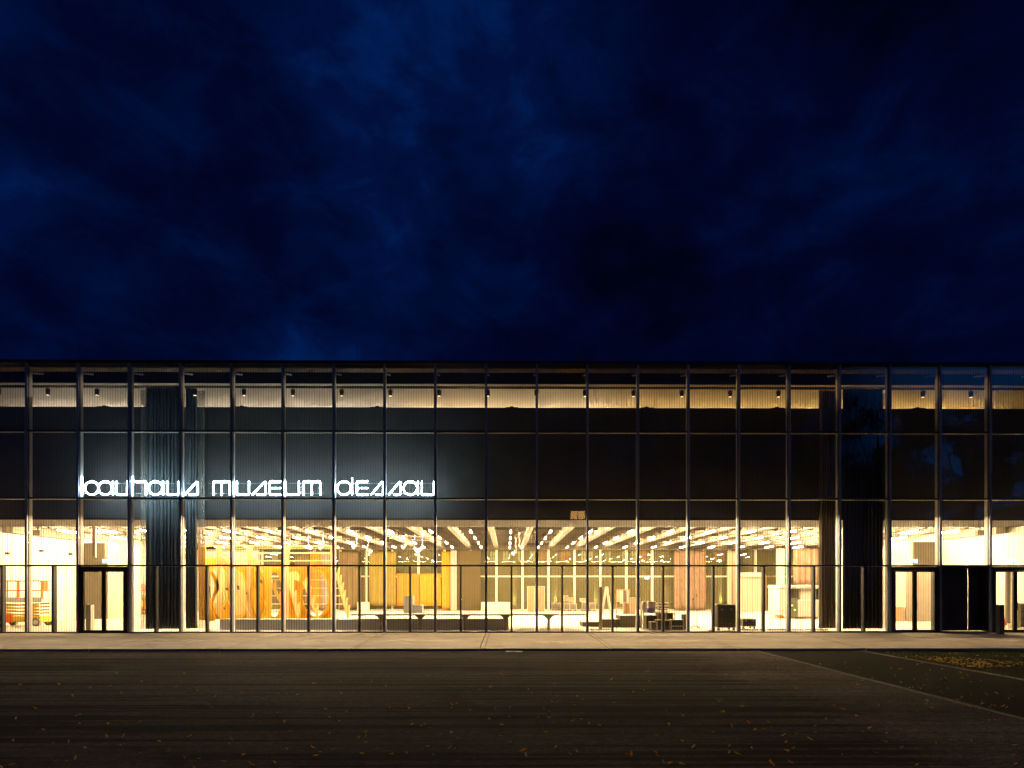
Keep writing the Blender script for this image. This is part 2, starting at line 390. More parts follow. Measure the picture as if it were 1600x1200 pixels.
# leaf litter thick on the verge
ll = MB()
for q in range(1700):
    x = KX2+.15+rl.random()*9; y = TY-.8-rl.random()**.8*8.5
    if q > 900: x = KX2+.5+abs(rl.gauss(0, 1.5)); y = -9.3+rl.gauss(0, 1.1)
    if noise.noise(Vector((x*.5+9, y*.9, 0))) < -.05 or rl.random() < .25: continue
    s = rl.uniform(.022, .05); a_ = rl.random()*2*PI; ti = rl.uniform(.1, .8)
    c_, s_ = math.cos(a_)*s, math.sin(a_)*s; z = GZ+.01
    ll.add([(x-c_, y-s_, z), (x+s_*.6, y-c_*.6, z+ti*s), (x+c_, y+s_, z+s*.3), (x-s_*.6, y+c_*.6, z+ti*s*1.4)], [(0, 1, 2, 3)])
tag(ll.build('leaf_litter', M_leafs[0]), 'yellow leaf litter strewn through the grass of the verge', 'leaves', kind='stuff')

# ================================================================== MUSEUM BUILDING
B = thing('museum_building', 'long glass fronted museum with a dark box floating over the lit ground floor hall', 'museum', (0, 0, 0))
I0, I1 = -3, 23
XL, XR = MX(I0), MX(I1)
WT = 27.0           # inner side walls of the hall
RY = 25.0           # rear facade
def part(mb, name, m, parent=B, **k): return mb.build(name, m, parent, **k)
part(MB().box(XL, XR, .28, RY, -.25, 0), 'floor', M_floor)
# mullions
for i in range(I0, I1+1):
    x = MX(i)
    o = part(MB().box(x-.032, x+.032, .075, .25, 0, 11.9), 'mullion', M_fin)
    part(MB().box(x-.048, x+.048, -.08, -.006, -.02, 12.0), 'cover_cap', M_cap, o)
    part(MB().box(x-.048, x+.048, .02, .07, 0, 11.9), 'mullion_gasket', M_gasket, o)
LV = [0, 3.0, 6.0, 9.0, 11.92]
for k, z in enumerate(LV[1:4]):
    o = part(MB().box(XL, XR, .03, .22, z-.035, z+.03), 'transom', M_fin)
    part(MB().box(XL, XR, -.055, .029, z-.03, z+.035), 'transom_cap', M_dark, o)
part(MB().box(XL, XR, -.06, .27, -.03, .045), 'base_rail', M_dark)
part(MB().box(XL, XR, -.13, .3, 12.0, 12.12), 'parapet', M_dark)
part(MB().box(XL, XR, .3, RY+.2, 11.98, 12.1), 'roof', M_black)
# panes
DOORS = {1, 17, 19}; SOLID = {18}; POST = {}
extra = MB(); npane = 0
def pane(x0, x1, z0, z1, inview):
    global npane
    mb = extra if not inview else MB()
    mb.box(x0, x1, -.004, .014, z0, z1); n0 = len(mb.v)-8; tx, tz_ = random.uniform(-.0045, .0045), random.uniform(-.0035, .0035)
    for q in range(n0, n0+8):
        a_, b_, c_ = mb.v[q]; mb.v[q] = (a_, b_+(tx if a_ > (x0+x1)/2 else 0)+(tz_ if c_ > (z0+z1)/2 else 0), c_)
    if inview: part(mb, 'glass_pane', M_glass); npane += 1
for i in range(I0, I1):
    a0, a1_ = MX(i)+.05, MX(i+1)-.05; iv = -1 <= i <= 19
    for k in (1, 2, 3): pane(a0, a1_, LV[k]+.036, LV[k+1]-.032 if k < 3 else 11.98, iv)
    if i in DOORS or i in SOLID: continue
    xm = (a0+a1_)/2
    for p in ((a0, xm-.04), (xm+.04, a1_)): pane(p[0], p[1], .046, LV[1]-.032, iv)
    part(MB().box(xm-.036, xm+.036, -.02, .2, .046, 2.966), 'glazing_post', M_dark)
tag(part(extra, 'outer_glazing', M_glass), kind='stuff')
# doors
M_doorf = mat('black_door_frame', (.010, .0095, .009), .5, .2, var=0)
def dbl_door(i):
    a0, a1_ = MX(i)+.055, MX(i+1)-.055; xm = (a0+a1_)/2
    fr = MB().box(a0, a0+.12, -.07, .14, .0, 2.95).box(a1_-.12, a1_, -.07, .14, .0, 2.95).box(a0+.12, a1_-.12, -.07, .14, 2.80, 2.95)
    d = part(fr, 'door', M_doorf)
    for s0, s1 in ((a0+.12, xm-.003), (xm+.003, a1_-.12)):
        lf = MB().box(s0, s0+.085, -.04, .04, .03, 2.795).box(s1-.085, s1, -.04, .04, .03, 2.795).box(s0+.085, s1-.085, -.04, .04, .03, .12).box(s0+.085, s1-.085, -.04, .04, 2.72, 2.795)
        part(lf, 'door_leaf', M_doorf, d)
        part(MB().box(s0+.086, s1-.086, -.008, .008, .121, 2.719), 'door_glass', M_glassp, d)
    h = MB()
    for sx_ in (xm-.05, xm+.05): h.tube([(sx_, -.09, 1.0), (sx_, -.09, 1.35)], .012)
    part(h, 'door_handle', M_dark, d)
for i in DOORS: dbl_door(i)
# dark closed panels in the entrance bay
M_dpan = mat('dark_steel_panel', (.020, .020, .024), .55, .2, var=.15, scale=1.5)
a0, a1_ = MX(18)+.05, MX(19)-.05
for q, (u, v_, yy) in enumerate(((0, .40, .30), (.415, .70, .38), (.71, 1, .34))):
    part(MB().box(a0+(a1_-a0)*u, a0+(a1_-a0)*v_, yy, yy+.05, .05, 2.95), 'closed_door_panel', M_dpan)
part(MB().box(a0, a1_, -.03, .6, 2.90, 2.96), 'entrance_soffit', M_dark)
part(MB().box(a0-.01, a0+.02, .02, .6, .05, 2.9), 'entrance_reveal', M_dpan); part(MB().box(a1_-.02, a1_+.01, .02, .6, .05, 2.9), 'entrance_reveal', M_dpan)

# upper box
BY, BZ0, BZ1 = 1.45, 5.30, 10.52
bx = MB().box(XL+.3, XR-.3, BY, 5.45, BZ0, BZ1).box(XL+.3, XR-.3, 5.452, 24, 5.96, BZ1-.003); part(bx, 'upper_gallery_box', M_box)
part(MB().box(XL+.3, XR-.3, 1.48, 5.45, BZ0-.012, BZ0-.002), 'box_soffit', M_soffit)
# ceiling slab and deep beams over the hall
cs = MB().box(XL, XR, 5.455, RY, 5.90, 5.95)   # deck above the beams
part(cs, 'ceiling', M_ceil)
for i in range(I0+1, I1):
    x = MX(i)
    o = part(MB().box(x-.15, x+.15, 5.5, RY-.2, 5.36, 5.895), 'ceiling_beam', M_beam)
cb = MB()
for i in range(I0, I1):
    for k in range(9):
        yy = 6.4+k*2.1; cb.box(MX(i)+.152, MX(i+1)-.152, yy, yy+.12, 5.62, 5.894)
tag(part(cb, 'cross_rib', M_ceil), kind='stuff')
# roof zone: dark edge beam, pale underside, rails
part(MB().box(XL, XR, .30, .95, 11.93, 11.975), 'eaves_soffit', mat('brownish_eaves', (.20, .15, .10), .7, var=.2))
part(MB().box(XL, XR, .80, 1.0, 11.42, 11.925), 'roof_edge_beam', M_black)
part(MB().box(XL, XR, .80, 1.03, 11.398, 11.415), 'beam_lit_edge', M_cream)  # pale strip paints the lit lower edge of the dark beam
part(MB().box(XL, XR, 1.07, 24, 11.60, 11.66), 'roof_underside', M_roofw)
part(MB().box(XL, XR, 1.10, 1.14, 11.30, 11.34).box(XL, XR, 1.30, 1.36, 11.42, 11.48), 'lighting_rail', M_dark)
for i in range(I0, I1):
    x = MX(i)+.02
    s = 1 if x < 0 else -1
    part(MB().bar((MX(i)+.04*s, .16, 11.62), (MX(i)+.10*s, .78, 11.80), .05, .07), 'bracket', M_fin)
# inner walls of the hall
part(MB().box(-WT-.2, -WT, .3, 10.9, .003, 4.95).box(-WT-.2, -WT, 10.9, 10.95, .003, 4.95), 'side_wall', M_white)
part(MB().box(WT, WT+.2, .3, 10.0, .003, 4.95), 'side_wall', M_white)
part(MB().box(-WT-.9, -WT-.2, .3, RY, .003, 5.88), 'end_wall', M_white)
part(MB().box(WT+.4, WT+1.0, .3, RY, .003, 5.88), 'end_wall', M_white)
part(MB().box(-WT-.2, -WT+.35, 5.5, 10.9, 4.952, 5.89), 'side_bulkhead', M_beam)
part(MB().box(WT-.35, WT+.2, 5.5, 10.0, 4.952, 5.89), 'side_bulkhead', M_beam)
def wallpx(p0, p1, Y, ztop, m, name='partition_wall', z0=.003, t=.12):
    return part(MB().box(PX(p0, Y), PX(p1, Y), Y, Y+t, z0, ztop), name, m)
wallpx(131, 164, 11.2, 4.85, M_panel); wallpx(174, 205, 13.9, 4.85, M_panel)
part(MB().box(PX(164, 11.2), PX(164, 11.2)+.1, 11.35, 13.9, .003, 4.85), 'partition_return', M_cream)
wallpx(1393, 1416, 12.3, 4.85, M_panel); wallpx(1428, 1462, 10.0, 4.85, M_panel)
part(MB().box(PX(1428, 10.0)-.1, PX(1428, 10)-.001, 10.0, 12.28, .003, 4.85), 'partition_return', M_cream)
wallpx(1415, 1464, 8.4, 3.05, M_cream, 'cream_screen_wall')
wallpx(1548, 1640, 8.0, 4.9, M_white, 'bright_room_wall')
wallpx(1573, 1588, 5.0, 2.9, M_panel, 'brown_cladding_panel')
# rear facade
RGX0 = PX(325, RY); RGX1 = WT
rear_i = [i for i in range(0, 23) if RGX0-BAY < MX(i) < RGX1]
RGX0 = MX(rear_i[0])
part(MB().box(XL, RGX0-.11, RY-.5, RY-.3, .003, 5.3), 'rear_wall', M_white)
part(MB().box(RGX0-.1, RGX1, RY-.16, RY+.05, 5.285, 5.895), 'rear_header', M_beam)
for i in rear_i: part(MB().box(MX(i)-.10, MX(i)+.10, RY-.15, RY+.02, .003, 5.28), 'rear_mullion', M_white)
part(MB().box(RGX0, RGX1, RY-.10, RY+.01, 2.90, 3.03), 'rear_transom', M_white)
part(MB().box(RGX0, RGX1, RY-.12, RY+.01, .005, .10), 'rear_base_rail', M_white)
for i in rear_i[:-1]:
    for z0, z1 in ((.1, 2.9), (3.03, 5.28)):
        part(MB().box(MX(i)+.1, MX(i+1)-.1, RY-.04, RY-.02, z0, z1), 'rear_window', M_glassr)

# ------------------------------------------------------------------ lightning rods on the roof
for q, px in enumerate((315, 557.5, 788, 936, 1153, 1370)):
    x, y, z = P(px, 570, 0.9); t_ = PZ(px, 529, .9)
    r = thing('lightning_rod', 'thin lightning rod on the roof edge, %s from the left' % ORD[q], 'lightning rod', (x, .9, 12.1), 'lightning rods along the roof')
    MB().tube([(x, .9, 12.1), (x, .9, t_)], .016, 6, .008).build('rod', mat('rod_steel', (.25, .32, .45), .4, .5, var=0), r)
    MB().lathe((x, .9, 12.1), [(.10, 0), (.10, .05), (.03, .09)], 10).build('foot', M_dark, r)

# ------------------------------------------------------------------ spotlights under the roof, one per bay
M_lens = mat('spot_lens', (.9, .8, .6), emit=(1, .8, .5), strength=3, var=0)
spot0 = None
for i in range(-1, 20):
    if i in (2, 16): continue
    loc = (MX(i)+.04, 1.12, 11.30)
    lab = 'black spotlight hanging under the roof beside the %s full mullion from the left' % ORD[i] if i >= 0 else 'black spotlight hanging under the roof at the far left edge'
    if spot0 is None:
        spot0 = thing('ceiling_spotlight', lab, 'spotlight', loc, 'spotlights under the roof')
        x, y, z = loc
        MB().lathe((x, y, z-.34), [(.07, 0), (.085, .03), (.085, .24), (.05, .27)], 12).build('lamp_body', M_black, spot0)
        MB().bar((x, y, z-.08), (x, y, z), .03).box(x-.10, x-.085, y-.02, y+.02, z-.22, z-.04).box(x+.085, x+.10, y-.02, y+.02, z-.22, z-.04).box(x-.085, x+.085, y-.02, y+.02, z-.055, z-.04).build('yoke', M_black, spot0)
        MB().lathe((x, y, z-.352), [(.055, 0), (.055, .011)], 12).build('lens', M_lens, spot0)
    else:
        c = copy_tree(spot0, loc); c['label'] = lab
# little equipment boxes lying on the top edge of the upper box
for q, px in enumerate((165, 379, 590, 800, 1010, 1213, 1432)):
    x = PX(px, BY+.3)
    bxx = thing('rooflight_motor', 'small dark motor on the top edge of the upper box, %s from the left' % ORD[q], 'motor', (x, BY+.3, BZ1), 'motors along the top of the dark box')
    MB().box(x-.30, x+.30, BY+.1, BY+.4, BZ1, BZ1+.06).build('base_plate', M_black, bxx)
    MB().lathe((x, BY+.25, BZ1+.06), [(.1, 0), (.1, .06), (.05, .08)], 10).build('motor_housing', M_black, bxx)

# ------------------------------------------------------------------ tube lamps
def lamp_proto(x, y, z, lab, name='ceiling_tube_lamp', grp='tube lamps under the hall ceiling'):
    t_ = thing(name, lab, 'ceiling lamp', (x, y, z), grp)
    MB().box(x-.05, x+.05, y-.8, y+.8, z-.03, z).build('lamp_housing', M_beam, t_)
    MB().tube([(x, y-.75, z-.062), (x, y+.75, z-.062)], .030, 8).build('lamp_tube', M_tube, t_)
    hg = MB().box(x-.04, x+.04, y-.79, y-.765, z-.10, z-.03).box(x-.04, x+.04, y+.765, y+.79, z-.10, z-.03); hg.build('lamp_holder', M_dark, t_)
    return t_
LZ = 5.24; lp = None
for i in range(-3, 21):
    xb = MX(i)+BAY/2
    if abs(xb) > 27: continue
    q = i+2
    for k, y in enumerate((6.9, 11.15, 15.4, 19.65)):
        lab = 'ceiling tube lamp, %s back from the glass, %s lamp row from the left' % (ORD[k], ORD[q])
        if lp is None: lp = lamp_proto(xb, y, LZ, lab)
        else: c = copy_tree(lp, (xb, y, LZ)); c['label'] = lab
    tk = MB().box(xb-.02, xb+.02, 5.6, 24, LZ+.005, LZ+.045).box(xb-.05, xb+.05, 5.55, 5.75, LZ-.01, LZ+.05)
    o = tk.build('lamp_track', M_dark, origin=(xb, 5.6, LZ)); tag(o, 'dark ceiling track carrying the %s lamp row from the left' % ORD[q], 'lamp track', 'lamp tracks under the hall ceiling')
# lamps in the roof void, standing on top of the upper box
rv = None
VT = [mat('lit_void_tube_warm', (1, 1, 1), emit=(1, .72, .38), strength=235, var=0), mat('lit_void_tube_golden', (1, 1, 1), emit=(1, .60, .19), strength=180, var=0)]
for k, i in enumerate(range(-2, 21)):
    x = MX(i)+BAY/2
    lab = 'tube lamp lying on the roof of the dark box, %s from the left' % ORD[k]
    if rv is None:
        rv = thing('roof_void_lamp', lab, 'lamp', (x, 6.2, BZ1), 'tube lamps in the roof void')
        MB().box(x-.75, x+.75, 6.15, 6.25, BZ1, BZ1+.05).build('lamp_housing', M_beam, rv)
        MB().tube([(x-.7, 6.2, BZ1+.085), (x+.7, 6.2, BZ1+.085)], .03, 8).build('lamp_tube', mat('lit_void_tube', (1, 1, 1), emit=(1, .84, .64), strength=165, var=0), rv)
    else:
        c = copy_tree(rv, (x, 6.2, BZ1)); c['label'] = lab
        if k > 8:
            for ch in c.children:
                if ch.name.startswith('lamp_tube'):
                    ch.data = ch.data.copy(); ch.data.materials[0] = VT[0] if k < 14 else VT[1]

# tube lamps behind a small lip under the front edge of the upper box
part(MB().box(XL+.3, XR-.3, 1.455, 1.478, 5.208, BZ0-.002), 'soffit_lip', M_dark)
M_stube = mat('lit_soffit_tube', (1, 1, 1), emit=WARM, strength=SOFF_E, var=0); sl = None
for i in range(-3, 22):
    x, y, z = MX(i)+BAY/2, 1.64, BZ0-.013
    if abs(x) > 29: continue
    lab = 'tube lamp tucked under the front edge of the dark box, %s from the left' % ORD[i+3]
    if sl is None:
        sl = thing('soffit_lamp', lab, 'lamp', (x, y, z), 'tube lamps under the front edge of the dark box')
        MB().tube([(x-.85, y, z-.028), (x+.85, y, z-.028)], .018, 8).build('lamp_tube', M_stube, sl)
        MB().box(x-.87, x-.852, y-.02, y+.02, z-.05, z).build('lamp_holder', M_dark, sl); MB().box(x+.852, x+.87, y-.02, y+.02, z-.05, z).build('lamp_holder', M_dark, sl)
    else: c = copy_tree(sl, (x, y, z)); c['label'] = lab

# ------------------------------------------------------------------ neon sign
SY = .135
sg = thing('neon_sign', 'white neon lettering reading bauhaus museum dessau behind the glass', 'neon sign', P(400, 776, SY))
def letter(strokes, label=None):
    mb = MB()
    for s in strokes:
        if s[0] == 'c':
            _, cx, cy_, r = s; pts = [P(cx+r*math.cos(2*PI*k/28), cy_+r*math.sin(2*PI*k/28), SY) for k in range(29)]
            mb.tube(pts, .026, 8, caps=False)
        else:
            mb.tube([P(x, y, SY) for x, y in s[1]], .026, 8)
    return mb.build('letter', M_neon, sg, smooth=True)
T, Bm, Mi = 752.0, 773.2, 762.6
def lU(a, b_): return [('l', [(a, T), (a, Bm-2), (a+.6, Bm-.5), (a+2, Bm), (b_-2, Bm), (b_-.6, Bm-.5), (b_, Bm-2), (b_, T)])]
def lS(a, b_): return [('l', [(a, Bm), (b_-1.2, T+.6), (b_, T+1), (b_, Bm-1.5), (b_-1, Bm), (a+7.5, Bm)])]
def lE(a, b_): return [('l', [(b_, T), (a+2, T), (a+.5, T+.6), (a, T+2), (a, Bm-2), (a+.5, Bm-.6), (a+2, Bm), (b_, Bm)]), ('l', [(a, Mi), (b_, Mi)])]
def lM(a, b_): c = (a+b_)/2; return [('l', [(a, Bm+.5), (a, T+2), (a+.6, T+.5), (a+2, T), (b_-2, T), (b_-.6, T+.5), (b_, T+2), (b_, Bm+.5)]), ('l', [(c, T), (c, Bm+.5)])]
def lA(cx, r=10.6): return [('c', cx, Mi, r), ('l', [(cx+r+1.2, T), (cx+r+1.2, Bm)])]
SG = [
 [('l', [(127.9, 744.5), (127.9, Bm)]), ('c', 143.4, Mi, 10.4), ('l', [(127.9, Mi), (132.4, Mi)])], lA(164.6), lU(182.2, 198.8),
 [('l', [(207.4, 745), (207.4, Bm)]), ('l', [(207.4, T), (226, T), (227.5, T+.6), (228, T+2), (228, Bm+.4)])], lA(243), lU(261.6, 279), lS(288.2, 309),
 lM(333.7, 359), lU(370.2, 389), lS(394, 415.2), lE(421.5, 438.6), lU(446.4, 467.2), lM(473.8, 500.4),
 [('c', 537.6, Mi, 10.6), ('l', [(550.4, 746.5), (550.4, Bm)])], lE(557.6, 574.6), lS(579.6, 598.6), lS(607.2, 625.8), lA(641.2), lU(659, 678)]
for s in SG: letter(s)
rr = MB()
for y0 in (755.2, 771.2):
    for a0, a1_ in ((131, 199), (212, 279), (291, 310), (325, 359), (371, 439), (451, 505), (531, 598), (610, 678)):
        p0, p1 = P(a0, y0, SY+.05), P(a1_, y0, SY+.05); rr.tube([p0, p1], .008, 6)
rr.build('sign_rail', mat('sign_rail_metal', (.4, .45, .5), .4, .6, var=0), sg)
fx = MB()
for px in (150, 190, 226, 262, 300, 346, 380, 432, 476, 497, 560, 590, 640, 668):
    x, y, z = P(px, 774, SY+.05); fx.bar((x, y, 6.03), (x, y, P(px, 755, y)[2]), .014)
    fx.bar((x, .21, 6.04), (x, y, 6.04), .02)
fx.build('sign_bracket', mat('sign_bracket_metal', (.12, .13, .15), .5, .5, var=0), sg)

# ------------------------------------------------------------------ curtains
def curtain(name, lab, X0_, X1_, Y, z0, z1, pitch, amp, m, seed=1, th=.012, grp=None):
    rc = random.Random(seed); n_ = max(8, int((X1_-X0_)/pitch*10)); mb = MB(); prof = []
    ph = 0; ps = []
    for k in range(n_+1):
        u = k/n_; ph += 2*PI/10*(.75+.5*rc.random()); am = amp*(.6+.6*noise.noise(Vector((u*9, seed, 0))))
        ps.append((X0_+(X1_-X0_)*u+.25*am*math.cos(ph*2), am*math.sin(ph)))
    zs = [z0, z0+.4, (z0+z1)/2, z1-.3, z1]; kz = [1.15, 1.05, .95, .75, .55]
    for s_ in (0, 1):
        for z, q in zip(zs, kz):
            for k, (x, dy) in enumerate(ps): mb.v.append((x+.02*math.sin(z*1.3+k*.7), Y+dy*q+s_*th, z))
    n1_ = n_+1; R = len(zs)
    for s_ in (0, 1):
        for r in range(R-1):
            for k in range(n_):
                a = s_*R*n1_+r*n1_+k; mb.f.append((a, a+1, a+n1_+1, a+n1_) if s_ == 0 else (a+n1_, a+n1_+1, a+1, a))
    for r in range(R-1):
        for k in (0, n_):
            a = r*n1_+k; b_ = R*n1_+a; mb.f.append((a, a+n1_, b_+n1_, b_))
    for r in (0, R-1):
        for k in range(n_):
            a = r*n1_+k; b_ = R*n1_+a; mb.f.append((a, a+1, b_+1, b_))
    o = mb.build(name, m, origin=((X0_+X1_)/2, Y, z0), smooth=True)
    return tag(o, lab, 'curtain', grp)
M_curt = mat('dark_teal_curtain', (.095, .108, .115), .75, var=.1, scale=5)
M_curtb = mat('black_curtain', (.006, .006, .006), .8, var=.1, scale=5)
M_curtw = mat('brown_grey_curtain', (.24, .20, .15), .85, var=.1, scale=5, trans=.25)
def sheer(name, col, a):
    m = bpy.data.materials.new(name); m.use_nodes = True; t = m.node_tree; b = t.nodes['Principled BSDF']
    b.inputs['Base Color'].default_value = (*col, 1); b.inputs['Roughness'].default_value = .9
    tr = t.nodes.new('ShaderNodeBsdfTransparent'); mx = t.nodes.new('ShaderNodeMixShader'); mx.inputs[0].default_value = a
    t.links.new(tr.outputs[0], mx.inputs[1]); t.links.new(b.outputs[0], mx.inputs[2]); t.links.new(mx.outputs[0], t.nodes['Material Output'].inputs[0]); return m
M_sheer = sheer('sheer_curtain', (.30, .27, .23), .33)
CZ0, CZ1 = .10, 11.30
curtain('curtain', 'dark pleated full-height curtain behind the first letters of the neon sign', PX(229, 1.2), PX(284, 1.2), 1.12, CZ0, CZ1, .17, .17, M_curt, 2)
curtain('curtain', 'narrow dark curtain bunch just right of the wide one, under the sign', PX(291, 1.25), PX(309, 1.25), 1.18, CZ0+.02, CZ1, .13, .12, M_curt, 5)
curtain('sheer_curtain', 'see-through strip of curtain on the left edge of the wide dark curtain', PX(219, 1.1), PX(229.5, 1.1), 1.08, CZ0, CZ1-.1, .25, .02, M_sheer, 6, th=.004)
curtain('sheer_curtain', 'see-through strip of curtain hanging in front of the plywood sculpture', PX(309, 1.28), PX(321.5, 1.28), 1.22, CZ0+.02, CZ1-.1, .25, .02, M_sheer, 8, th=.004)
curtain('curtain', 'black full-height curtain left of the right-hand glass doors', PX(1314, 1.15), PX(1375, 1.15), 1.0, CZ0, CZ1, .17, .06, M_curtb, 9)
curtain('curtain', 'brown pleated curtain bunch lit by the hall, beside the black curtain', PX(1280, 1.2), PX(1306, 1.2), 1.2, CZ0, CZ1, .16, .10, M_curtw, 12)
curtain('sheer_curtain', 'see-through strip of curtain at the right edge of the black curtain', PX(1375.5, 1.05), PX(1388, 1.05), 1.0, CZ0, CZ1-.2, .2, .02, M_sheer, 14, th=.004)

# coloured drapes and panels hung before the rear facade
M_or = mat('orange_drape', (.50, .18, .018), .8, var=.1, scale=2); M_ye = mat('yellow_drape', (.42, .23, .016), .8, var=.1, scale=2)
M_ol = mat('olive_yellow_drape', (.20, .15, .03), .8, var=.1, scale=2); M_lav = mat('grey_lavender_panel', (.24, .20, .17), .8, var=.05)
M_brw = mat('brown_olive_panel', (.12, .085, .035), .8, var=.08, scale=2); M_pink = mat('pinkish_wood_slats', (.24, .155, .10), .8, var=.12, scale=3)
M_blg = mat('pale_blue_grey_column', (.30, .30, .27), .7, var=.04); M_dolive = mat('dark_olive_wall', (.075, .055, .02), .85, var=.08)
def drape(px0, px1, Y, z0, z1, m, lab, pitch=.5, amp=.05, seed=3, name='coloured_drape'):
    return curtain(name, lab, PX(px0, Y), PX(px1, Y), Y, z0, z1, pitch, amp, m, seed, th=.02)
ry = RY-.6
drape(484, 501, ry, .1, 5.1, M_or, 'orange drape seen through the oval hole of the plywood sculpture', seed=21)
drape(501.5, 517, ry, .1, 5.1, M_lav, 'grey drape beside the orange one behind the plywood sculpture', seed=22)
drape(460, 483, ry, .3, 4.9, M_brw, 'brown-red drape behind the plywood sculpture, left of the orange drape', seed=23)
drape(530, 560, ry, .1, 5.1, M_brw, 'brown drape right of the plywood sculpture', seed=24)
drape(577, 619, ry, .4, 5.1, M_ol, 'olive yellow drape at the back of the hall', seed=25)
drape(620, 655, ry, .4, 3.2, M_or, 'low orange drape between the yellow ones at the back of the hall', seed=26)
drape(656, 689, ry, .4, 3.2, M_ye, 'low yellow drape right of the orange one at the back of the hall', seed=27)
drape(690, 704, ry, .1, 5.1, M_ye, 'tall bright yellow drape beside the pale blue-grey column', seed=28)
part(MB().box(PX(704.5, ry), PX(714, ry), ry-.2, ry+.1, .003, 5.2), 'interior_column', M_blg)
part(MB().box(PX(714.5, ry), PX(751, ry), ry-.05, ry+.1, .003, 5.2), 'dark_cladding', M_dolive)
drape(1053, 1103, ry, .08, 5.2, M_pink, 'wide pinkish pleated curtain at the back, behind the microphone stands', pitch=.55, amp=.16, seed=31, name='pleated_curtain')
drape(1136, 1156, ry, .08, 5.2, M_cream, 'cream pleated curtain at the back, left of the cream portal', pitch=.5, amp=.12, seed=32, name='pleated_curtain')
drape(1240, 1279, ry-3, 2.3, 5.2, M_pink, 'pinkish pleated curtain hanging above the white kiosk', pitch=.5, amp=.12, seed=33, name='pleated_curtain')
# cream portal with a deep white lintel at the back
po = thing('portal', 'cream double door portal under a white lintel at the back of the hall', 'portal', (PX(1175, 23), 23, 0))
MB().box(PX(1158, 23), PX(1175, 23)-.01, 23, 23.1, .02, 2.9).build('door_leaf', M_cream, po)
MB().box(PX(1175, 23)+.01, PX(1192, 23), 23, 23.1, .02, 2.9).build('door_leaf', M_cream, po)
MB().box(PX(1157, 23), PX(1193, 23), 22.7, 23.1, 2.92, 3.25).build('lintel', M_white, po)
MB().box(PX(1157, 23)-.0, PX(1158, 23)-.01, 22.95, 23.1, .02, 2.91).box(PX(1192, 23)+.01, PX(1193, 23), 22.95, 23.1, .02, 2.91).build('jamb', M_white, po)
gd = thing('glass_door', 'brown framed glass door at the back, right of the cream portal', 'door', (PX(1205, 23.5), 23.5, 0))
x0_, x1_ = PX(1196, 23.5), PX(1215, 23.5); M_brf = mat('brown_frame', (.30, .20, .11), .6, var=.05)
MB().box(x0_, x0_+.1, 23.5, 23.6, 0.003, 3.0).box(x1_-.1, x1_, 23.5, 23.6, 0.003, 3.0).box(x0_+.1, x1_-.1, 23.5, 23.6, 2.9, 3.0).box(x0_+.1, x1_-.1, 23.5, 23.6, 0.003, .12).build('frame', M_brf, gd)
MB().box(x0_+.1, x1_-.1, 23.54, 23.56, .12, 2.9).build('glass', M_glassr, gd)
MB().box(x0_+.3, x0_+.75, 23.50, 23.52, 1.5, 1.75).build('notice', M_white, gd)
part(MB().box(PX(1217, 22), PX(1226, 22), 22, 22.5, .003, 5.25), 'interior_column', M_white)

# ------------------------------------------------------------------ low grey stage and long white table
st = thing('low_stage', 'long low grey stage in front of the plywood sculpture', 'stage', (PX(570, 2), 2, 0))
sx0, sx1 = PX(343, 1.93), PX(795, 1.93)
MB().box(sx0, sx1, 1.93, 2.6, 0.003, .46).build('stage_front', mat('grey_stage', (.80, .74, .66), .8, var=.05, scale=2), st)
MB().box(sx0-.02, sx1+.02, 1.90, 2.65, .462, .495).build('stage_top', M_white, st)
TB0, TB1, TBY = PX(548, 1.3), PX(915, 1.3), 1.3
tb = thing('long_table', 'long white folding table row standing along the glass', 'table', ((TB0+TB1)/2, TBY+.4, 0))
MB().box(TB0, TB1, TBY+.0, TBY+2.6, .735, .77).build('tabletop', M_white, tb)
MB().box(TB0, TB1, TBY+.01, TBY+.04, .70, .733).build('edge_strip', mat('table_edge', (.28, .22, .15), .7, var=0), tb)
for px in (596, 657, 727, 790, 857):
    x = PX(px, 1.6); lg = MB().box(x-.06, x+.06, 1.5, 1.62, .0, .60)
    lg.plate([(x-.30, .735), (x-.06, .52), (x+.06, .52), (x+.30, .735)], 1.52, 1.6).box(x-.05, x+.05, 1.3, 3.2, .0, .03)
    lg.build('trestle_leg', mat('trestle', (.42, .36, .27), .6, var=.05), tb)
# white boxes on the table
for q, (a0, a1_, z1) in enumerate(((631, 645, 932.5), (646, 660, 947))):
    x0_, x1_ = PX(a0, 2.6), PX(a1_, 2.6); zt = PZ(a0, z1, 2.6)
    o = thing('carton', ('tall white box', 'low white box')[q]+' on the long table near the orange drape', 'box', ((x0_+x1_)/2, 2.8, .77))
    MB().box(x0_, x1_, 2.6, 3.0, .772, zt).build('carton_body', M_white, o)
    MB().box(x0_-.008, x1_+.008, 2.59, 3.01, zt+.001, zt+.04).build('carton_lid', M_white, o)
# white ledge at the rear
part(MB().box(PX(752, 24), PX(797, 24), 23.6, 24.2, .003, .75), 'window_bench', M_white)
part(MB().box(PX(560, 24), PX(577, 24), 23.6, 24.2, .003, .75), 'window_bench', M_white)

